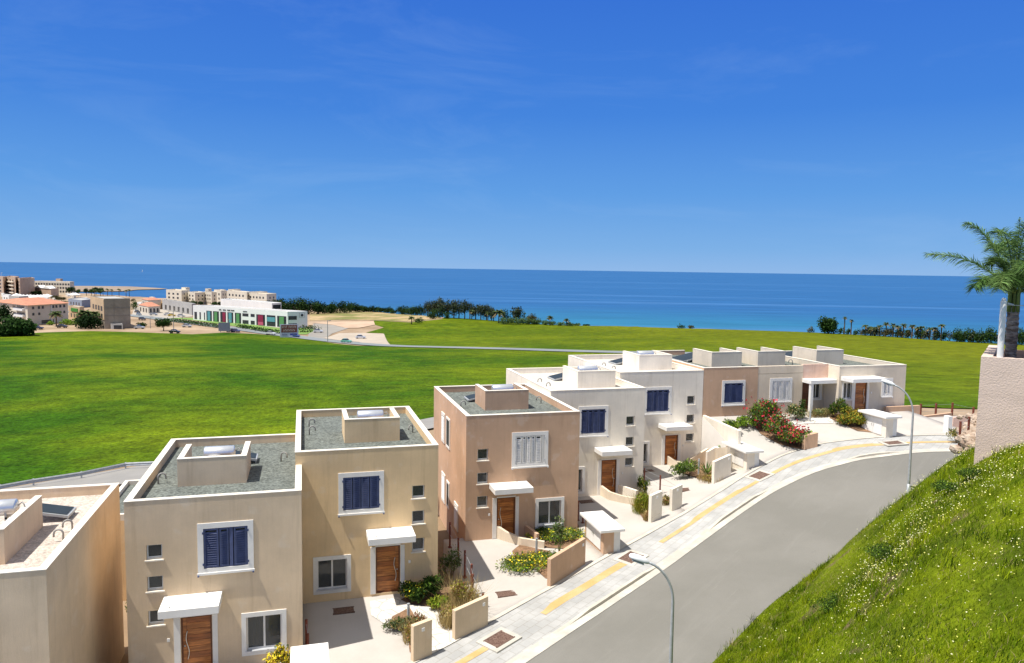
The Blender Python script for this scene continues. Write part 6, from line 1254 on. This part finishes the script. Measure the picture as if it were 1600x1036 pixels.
for a in [(58,515,.1,(.012,.02,.06),'dark navy car parked in front of the red roofed block',4.9),(97,512.5,.05,(.03,.03,.035),'dark car beside the hedge right of the red roofed block'),(214.5,489,-.7,(.03,.03,.03),'black car at the restaurant corner'),(217,493,-.8,(.20,.24,.28),'blue grey car near the restaurant corner'),(222,500.5,-.6,(.02,.025,.04),'black car crossing the junction left of the verge'),
   (218,514,.2,SIL,'silver car parked right of the concrete building'),(240,493,.2,SIL,'silver car in front of the restaurant'),(262,493,.1,(.6,.6,.6),'white car left of the yellow one'),(268.5,494.5,.1,(.55,.38,.02),'yellow car parked in front of the long grey shop'),(283,495,.2,(.6,.6,.6),'white car parked right of the yellow one'),(292,511.5,.0,SIL,'silver car driving on the main road below the verge'),
   (273,521,.05,(.01,.01,.012),'black car parked under the tall double lamp pole'),(361,519,-.2,(.6,.6,.62),'white car beside the dark billboard'),(367.5,519.5,-.2,(.06,.05,.14),'dark purple car behind the white one near the billboard'),(423,523.5,-.3,(.6,.6,.6),'white car on the main road left of the lettered billboard'),(460.5,527.5,-.3,(.03,.06,.20),'blue car below the lettered billboard'),
   (497,520,.1,(.62,.62,.62),'white car parked beside the hedge at the junction'),(541,536,-.35,(.12,.36,.26),'mint green car on the main road by the car park'),(563.5,529.5,.2,(.55,.57,.62),'silver car with a dark roof standing in the car park')]:
    car(*a)
# ---- vegetation
TG=dict(dark=[leafmat('tree_dark',(.012,.032,.010),(.028,.06,.016))],mid=[leafmat('tree_mid',(.025,.06,.014),(.055,.11,.025))],euc=[leafmat('tree_grey_green',(.045,.06,.035),(.10,.115,.065)),MATS['tree_dark']],light=[leafmat('tree_light',(.07,.13,.04),(.13,.20,.07))],lime=[leafmat('tree_lime',(.16,.30,.03),(.25,.36,.05))],olive=[leafmat('tree_olive',(.07,.07,.03),(.13,.12,.05))])
def tree(px,yb,yt,wpx,kind,label,group=None,trunk=.28,n=650,name='tree',bush=False,cat='tree'):
    p=gat(px,yb); D=math.hypot(p[0],p[1]); h=zat(p,px,yt)-p[2]; w=wpx/1150*float(np.dot(p,fwd)); t=thing(name,p,label,cat,group)
    ch=h if bush else h*(1-trunk); cz=p[2]+h-ch/2; V,Q=leaf_cloud((p[0],p[1],cz-(ch*.1 if bush else 0)),(w/2*(1.45 if bush else 1.3),w/2*1.2,ch*(.84 if bush else .74)),int(n*(1.6 if bush else 1.2)),max(.2,w*.045),11,aspect=1.3,shell=.35)
    V[:,2]=np.maximum(V[:,2],p[2]); ml=TG[kind]; np_mesh('foliage' if bush else 'crown',V,Q,ml,rng.choice(len(ml),len(Q),p=[.75,.25]) if len(ml)>1 else None,t)
    if not bush:
        mb=MB(); mb.tube([(p[0],p[1],p[2]-.5),(p[0]+.1*w*.2,p[1],p[2]+h*.3),(p[0],p[1],p[2]+h*.75)],[.03*h+.08,.022*h+.05,.05],6)
        for q in range(3): a=rng.uniform(0,6.28); mb.tube([(p[0],p[1],p[2]+h*.28),(p[0]+w*.3*math.cos(a),p[1]+w*.3*math.sin(a),p[2]+h*.7)],[.02*h+.03,.03],5)
        mb.build('trunk',M['twig'],t)
    return t
def farpalm(px,yb,yt,wpx,label,group=None,nf=20,dead=True,n2=1):
    p=gat(px,yb); h=zat(p,px,yt)-p[2]; w=wpx/1150*float(np.dot(p,fwd)); t=thing('palm_tree',p,label,'palm tree',group); mb=MB(); zc_=p[2]+h-w*.32
    mb.tube([(p[0],p[1],p[2]-.4),(p[0]+.1,p[1],(p[2]+zc_)/2),(p[0],p[1],zc_)],[.32,.24,.26],7); mb.build('trunk',M['twig'],t)
    V=[];Q=[];mi=[]
    for k in range(nf):
        a=k*2.4+rng.uniform(-.2,.2); el=rng.uniform(-.5,1.3); R0=w*.5*rng.uniform(.85,1.1); d=np.array((math.cos(a),math.sin(a),0)); s=np.array((-d[1],d[0],0)); pr_=np.array((p[0],p[1],zc_)); P_=[]
        for q in np.linspace(0,1,6): P_.append(np.array((p[0],p[1],zc_))+d*R0*q*max(.25,math.cos(el)*.8+.25)+np.array((0,0,R0*(math.sin(el)*q*.9-.55*q*q))))
        for q in range(5):
            wd0=.09*w*math.sin(math.pi*(.12+.85*q/5)); wd1=.09*w*math.sin(math.pi*(.12+.85*(q+1)/5)) if q<4 else .01
            for sg in (-1,1):
                nn=len(V); V+=[P_[q],P_[q]+s*sg*wd0-np.array((0,0,wd0*.7)),P_[q+1]+s*sg*wd1-np.array((0,0,wd1*.7)),P_[q+1]]; Q.append([nn,nn+1,nn+2,nn+3]); mi.append(1 if (dead and el<-.1) else 0)
    np_mesh('crown',np.array(V),np.array(Q),[leafmat('palm_crown_green',(.05,.08,.025),(.11,.14,.05)),leafmat('palm_crown_dry',(.20,.15,.08),(.28,.22,.12))],mi,t)
    return t
def cluster(lst,label,group,kind=None):
    for a in lst: tree(*a[:4],a[4],label,group,**(a[5] if len(a)>5 else {}))
tree(22,525,499,46,'mid','big round green tree at the left edge in front of the cream block',n=1600,bush=True); tree(36,523,505,24,'mid','green tree in front of the car at the left edge',n=800,bush=True); tree(4,512,478,26,'dark','dark tree at the left edge beside the cream block',n=900,trunk=.15)
tree(-2,526,505,30,'mid','green bush cut off by the left picture edge',n=800,bush=True)
farpalm(88,510,482,22,'palm in front of the red roofed block',nf=34); farpalm(133,512,479,30,'large palm left of the concrete building',nf=40); farpalm(147,512,482,26,'shaggy palm against the concrete building',nf=36); tree(140,514,492,30,'dark','dark bushy growth under the two large palms',n=900,bush=True)
tree(104,508,499,16,'lime','bright lime bush right of the first palm',n=500,bush=True); tree(118,507,498,18,'lime','bright lime bush between the palms',n=500,bush=True); tree(80,508,502,9,'lime','small lime bush at the foot of the first palm',n=250,bush=True)
tree(255.5,517,498.5,20,'mid','round clipped green tree beside the main road',n=1300,trunk=.18); cluster([(x_,y_,y_-h_,w_,k_,dict(n=200,bush=True)) for x_,y_,h_,w_,k_ in [(212,476,5,7,'mid'),(228,473,4,6,'dark'),(243,471,4,6,'mid'),(250,479,5,7,'olive'),(258,472,4,6,'dark'),(276,473,5,7,'mid'),(289,474,5,7,'dark'),(209,471,4,7,'olive'),(236,481,5,6,'mid'),(100,475,5,8,'mid'),(112,473,5,8,'dark'),(126,471,4,7,'olive'),(20,470,5,8,'mid'),(60,470,4,8,'dark'),(8,474,5,9,'mid')]],'small garden tree among the town houses','garden trees in the town')
tree(221,510,503.5,11,'mid','small round bush beside the silver car',n=300,bush=True); tree(210,484,470,11,'mid','green bush right behind the concrete building',n=400,bush=True)
cluster([(112,462,449,12,'dark'),(122,462,452,9,'mid'),(135,462,450,9,'dark'),(143,462,451,9,'mid'),(150,461,449,12,'dark'),(157,462,450,11,'mid')],'small dark tree in the hotel garden by the bay','garden trees of the seaside hotels')
for x in (148,161,168,175,186,197,202): farpalm(x,463.5,449.5+(x%3),8,'small far palm in the garden by the bay','palms by the bay',nf=14)
cluster([(66,462,455,14,'mid'),(44,462,454,12,'mid'),(52,463,455,10,'dark'),(86,469,462,10,'olive'),(96,471,464,12,'olive')],'low bush between the tents and the brown shed','bushes near the brown shed')
cluster([(266,478,468,7,'dark'),(272,478,469,8,'mid'),(303,479,470,9,'mid'),(313,479,471,8,'dark'),(335,480,472,9,'mid'),(344,481,472,9,'dark'),(423,486,470,14,'euc'),(432,487,467,18,'euc'),(415,484,474,9,'mid')],'small tree in front of the cream resort blocks','trees in front of the cream resort')
belt=[(441,490,470,18),(448,490,468.5,16),(457,491,467.5,18),(466,491,468,18),(475,491,468.5,18),(484,491,470,16),(492,491,472,16),(500,491,472,17),(509,490,472.5,16),(517,490,473,15),(524,489,474,12),(534,489.5,471,14),(542,489,471.5,15),(550,488,473.5,13),(557,488,476,12),(565,487.5,478,12),(573,487.5,479.5,12),(581,488,479,11),(590,488,481,12),(599,488.5,481.5,12),(607,488.5,482,11),(614,489,483,9),(625,490,479.5,12),(632,490.5,480,12),(641,491,479.5,13),(650,491.5,479.5,14),(659,492,478.5,13)]
cluster([(a,b,c-1,d*1.15,'dark' if k%3 else 'mid',dict(n=520,bush=True)) for k,(a,b,c,d) in enumerate(belt)],'dark rounded tree in the belt between the field and the sea','dark tree belt along the coast')
euc=[(668,494,473,14),(675,495,470,15),(683,495,468,16),(691,495.5,467.5,17),(700,496,468,17),(709,496.5,468.5,17),(717,497,470,15),(726,497,471.5,15),(734,498,472.5,14),(743,499,474,15),(751,500,475,15),(760,500.5,476.5,14),(768,501,478,13),(771,502,482,10)]
cluster([(a,b,c,d,'euc',dict(n=900,trunk=.08)) for a,b,c,d in euc],'grey green eucalyptus in the grove on the mound above the sea','eucalyptus grove on the mound')
cluster([(678,497,482,14,'mid',dict(n=400,bush=True)),(690,497.5,482,12,'dark',dict(n=400,bush=True)),(699,498,486,10,'mid',dict(n=300,bush=True))],'dark green bush under the eucalyptus grove','bushes under the grove')
tree(674,498.5,489,12,'dark','round dark bush left of the mound',n=400,bush=True); tree(807,500,481,20,'euc','rounded grey green tree standing alone against the turquoise water',n=900,trunk=.12); tree(790,502,484,14,'dark','dark tree between the shaggy palm and the rounded tree',n=500,bush=True)
farpalm(779,505,480,22,'large shaggy golden palm at the right end of the grove',nf=40); farpalm(737,498,482,12,'small golden palm in front of the eucalyptus grove',nf=26); farpalm(762,501,485,11,'dull palm between the grove and the shaggy palm',nf=22); farpalm(643,507,492,13,'dark palm standing in the grass left of the mound',nf=28); farpalm(859,505,491,14,'brownish palm on the headland above the water',nf=26,n2=2); farpalm(885,505,495.5,13,'low brownish palm at the far end of the headland shrubs',nf=22); farpalm(825,503,492,10,'dry palm among the pale shrubs',nf=22)
tree(830,503,490.5,18,'olive','brownish bush behind the pale shrubs of the headland',n=400,bush=True); tree(655,505,496,14,'mid','small green bush beside the dark palm',n=250,bush=True)
cluster([(787,507,497,12,'light'),(797,507,496,14,'light'),(808,507,496.5,14,'light'),(819,507,495,14,'light'),(830,507,496,14,'light'),(841,507,498,13,'light'),(851,508,500,12,'light'),(864,508,502,12,'light'),(877,508,502.5,12,'light'),(890,508,504,12,'light'),(902,509,505.5,10,'light'),(915,509,506.5,9,'mid')] and [(a,b,c,d,k,dict(n=320,bush=True)) for a,b,c,d,k in [(787,507,497,14,'light'),(797,507,496,16,'light'),(808,507,496.5,16,'light'),(819,507,495,16,'light'),(830,507,496,16,'light'),(841,507,498,14,'light'),(851,508,500,13,'light'),(864,508,502,13,'light'),(877,508,502.5,13,'light'),(890,508,504,13,'light'),(902,509,505.5,11,'light'),(915,509,506.5,10,'mid')]],'low pale green shrub along the headland edge','pale shrubs on the headland')
tree(1296,517,495.5,27,'mid','broad green tree on the coast behind the last house',n=1300,bush=True); farpalm(1319,517,493,9,'tall thin palm beside the broad coastal tree',nf=20); farpalm(1329.5,517,497.5,9,'slightly shorter thin palm right of the tall one',nf=20)
cluster([(1314,517,512,9,'mid',dict(n=200,bush=True)),(1325,518,513,10,'mid',dict(n=200,bush=True)),(1340,519,514.5,10,'mid',dict(n=200,bush=True)),(1063,510,507,12,'mid',dict(n=150,bush=True)),(1080,510,508,10,'olive',dict(n=150,bush=True)),(1268,515,511,9,'olive',dict(n=150,bush=True))],'tiny bush on the coast edge of the right hand field','tiny coastal bushes')
for k,(x,yt) in enumerate([(1351.5,505),(1360,507.5),(1366,508),(1374,505.5),(1384,501),(1395,503),(1402,506),(1411,503),(1425,505),(1434,508),(1440,507),(1453,509),(1460,509),(1470.5,504)]): farpalm(x,522,yt,13,'grey green palm in the row on the coast behind the end house','row of palms along the coast',nf=24)
cluster([(1350+7*k,521.5+k*.1,512+(k*5%3),12,'euc' if k%2 else 'olive',dict(n=240,bush=True)) for k in range(0,18,2)]+[(1357,521,511,12,'euc',dict(n=260,bush=True)),(1370,521,511,13,'euc',dict(n=260,bush=True)),(1388,521.5,512,12,'olive',dict(n=260,bush=True)),(1405,522,513,12,'dark',dict(n=260,bush=True)),(1417,522,514,12,'mid',dict(n=260,bush=True)),(1436,522,513,14,'dark',dict(n=260,bush=True)),(1446,522.5,514,12,'mid',dict(n=260,bush=True)),(1464,523,513.5,12,'dark',dict(n=260,bush=True)),(1476,523,516,10,'dark',dict(n=260,bush=True))],'low dark bush under the row of coastal palms','bushes under the coastal palms')
cluster([(1488+8*k,526+k*.3,516+(k*7%4),13,'mid' if k%3 else 'euc',dict(n=260,bush=True)) for k in range(15)]+[(1496,525,511,16,'mid',dict(n=380,bush=True)),(1509,526,514,15,'mid',dict(n=380,bush=True)),(1522,527,515,14,'euc',dict(n=380,bush=True)),(1537,528,512.5,18,'mid',dict(n=380,bush=True)),(1549,528,510.5,16,'mid',dict(n=380,bush=True)),(1570,529,513,16,'dark',dict(n=380,bush=True)),(1592,530,512,20,'mid',dict(n=380,bush=True)),(1608,530,513,16,'mid',dict(n=380,bush=True))],'green bushy tree along the coast beside the big pink wall','bushy trees behind the palm')
# hedges
def hedge(a,b,w,h,label):
    p,q=gat(*a),gat(*b); t=thing('hedge',(p+q)/2,label,'hedge'); n=int(np.linalg.norm(q-p)*26); u=rng.random(n)[:,None]; P=p*(1-u)+q*u+np.c_[rng.normal(size=(n,2))*w*.4,rng.random(n)*h]; d=rnd_unit(n); V,Q=quads_from(P,d,np.cross(d,rnd_unit(n)),rng.uniform(.15,.3,n),rng.uniform(.2,.35,n)); np_mesh('foliage',V,Q,TG['mid'],None,t)
hedge((266,502),(345,512.5),3,1.6,'long green hedge beside the main road left of the dark billboard'); hedge((372,512),(437,522.5),2.5,1.6,'green hedge between the main road and the white building'); hedge((468,520),(494,518),4,2.2,'dense green hedge wrapping the corner of the white building'); hedge((470,515),(492,514),4,1.8,'pale green hedge at the end wall of the white building')
# sail boat
p=atZ(222,425,-36.); s_=float(np.dot(p,fwd))/1150; t=thing('sail_boat',p,'tiny white sailing boat far out on the sea','boat'); mb=MB(); mb.hexa([tuple(p-rgt*1.6*s_-fwd*.3*s_),tuple(p+rgt*1.6*s_-fwd*.3*s_),tuple(p+rgt*1.6*s_+fwd*.3*s_),tuple(p-rgt*1.6*s_+fwd*.3*s_)],[tuple(p-rgt*1.9*s_-fwd*.4*s_+np.array((0,0,.7*s_))),tuple(p+rgt*1.9*s_-fwd*.4*s_+np.array((0,0,.7*s_))),tuple(p+rgt*1.9*s_+fwd*.4*s_+np.array((0,0,.7*s_))),tuple(p-rgt*1.9*s_+fwd*.4*s_+np.array((0,0,.7*s_)))]); mb.build('hull',wc['white'],t)
mb=MB(); z_=np.array((0,0,1.)); mb.tube([p,p+z_*4.4*s_],.1*s_,5); mb.build('mast',wc['white'],t); mb=MB(); q=p+rgt*.15*s_; a=[q+z_*1.*s_,q+rgt*1.3*s_+z_*1.*s_,q+z_*4.2*s_]; mb.add([tuple(v) for v in a]+[tuple(v+fwd*.1*s_) for v in a],[(0,1,2),(5,4,3),(0,3,4,1),(1,4,5,2),(2,5,3,0)]); mb.build('sail',wc['white'],t)
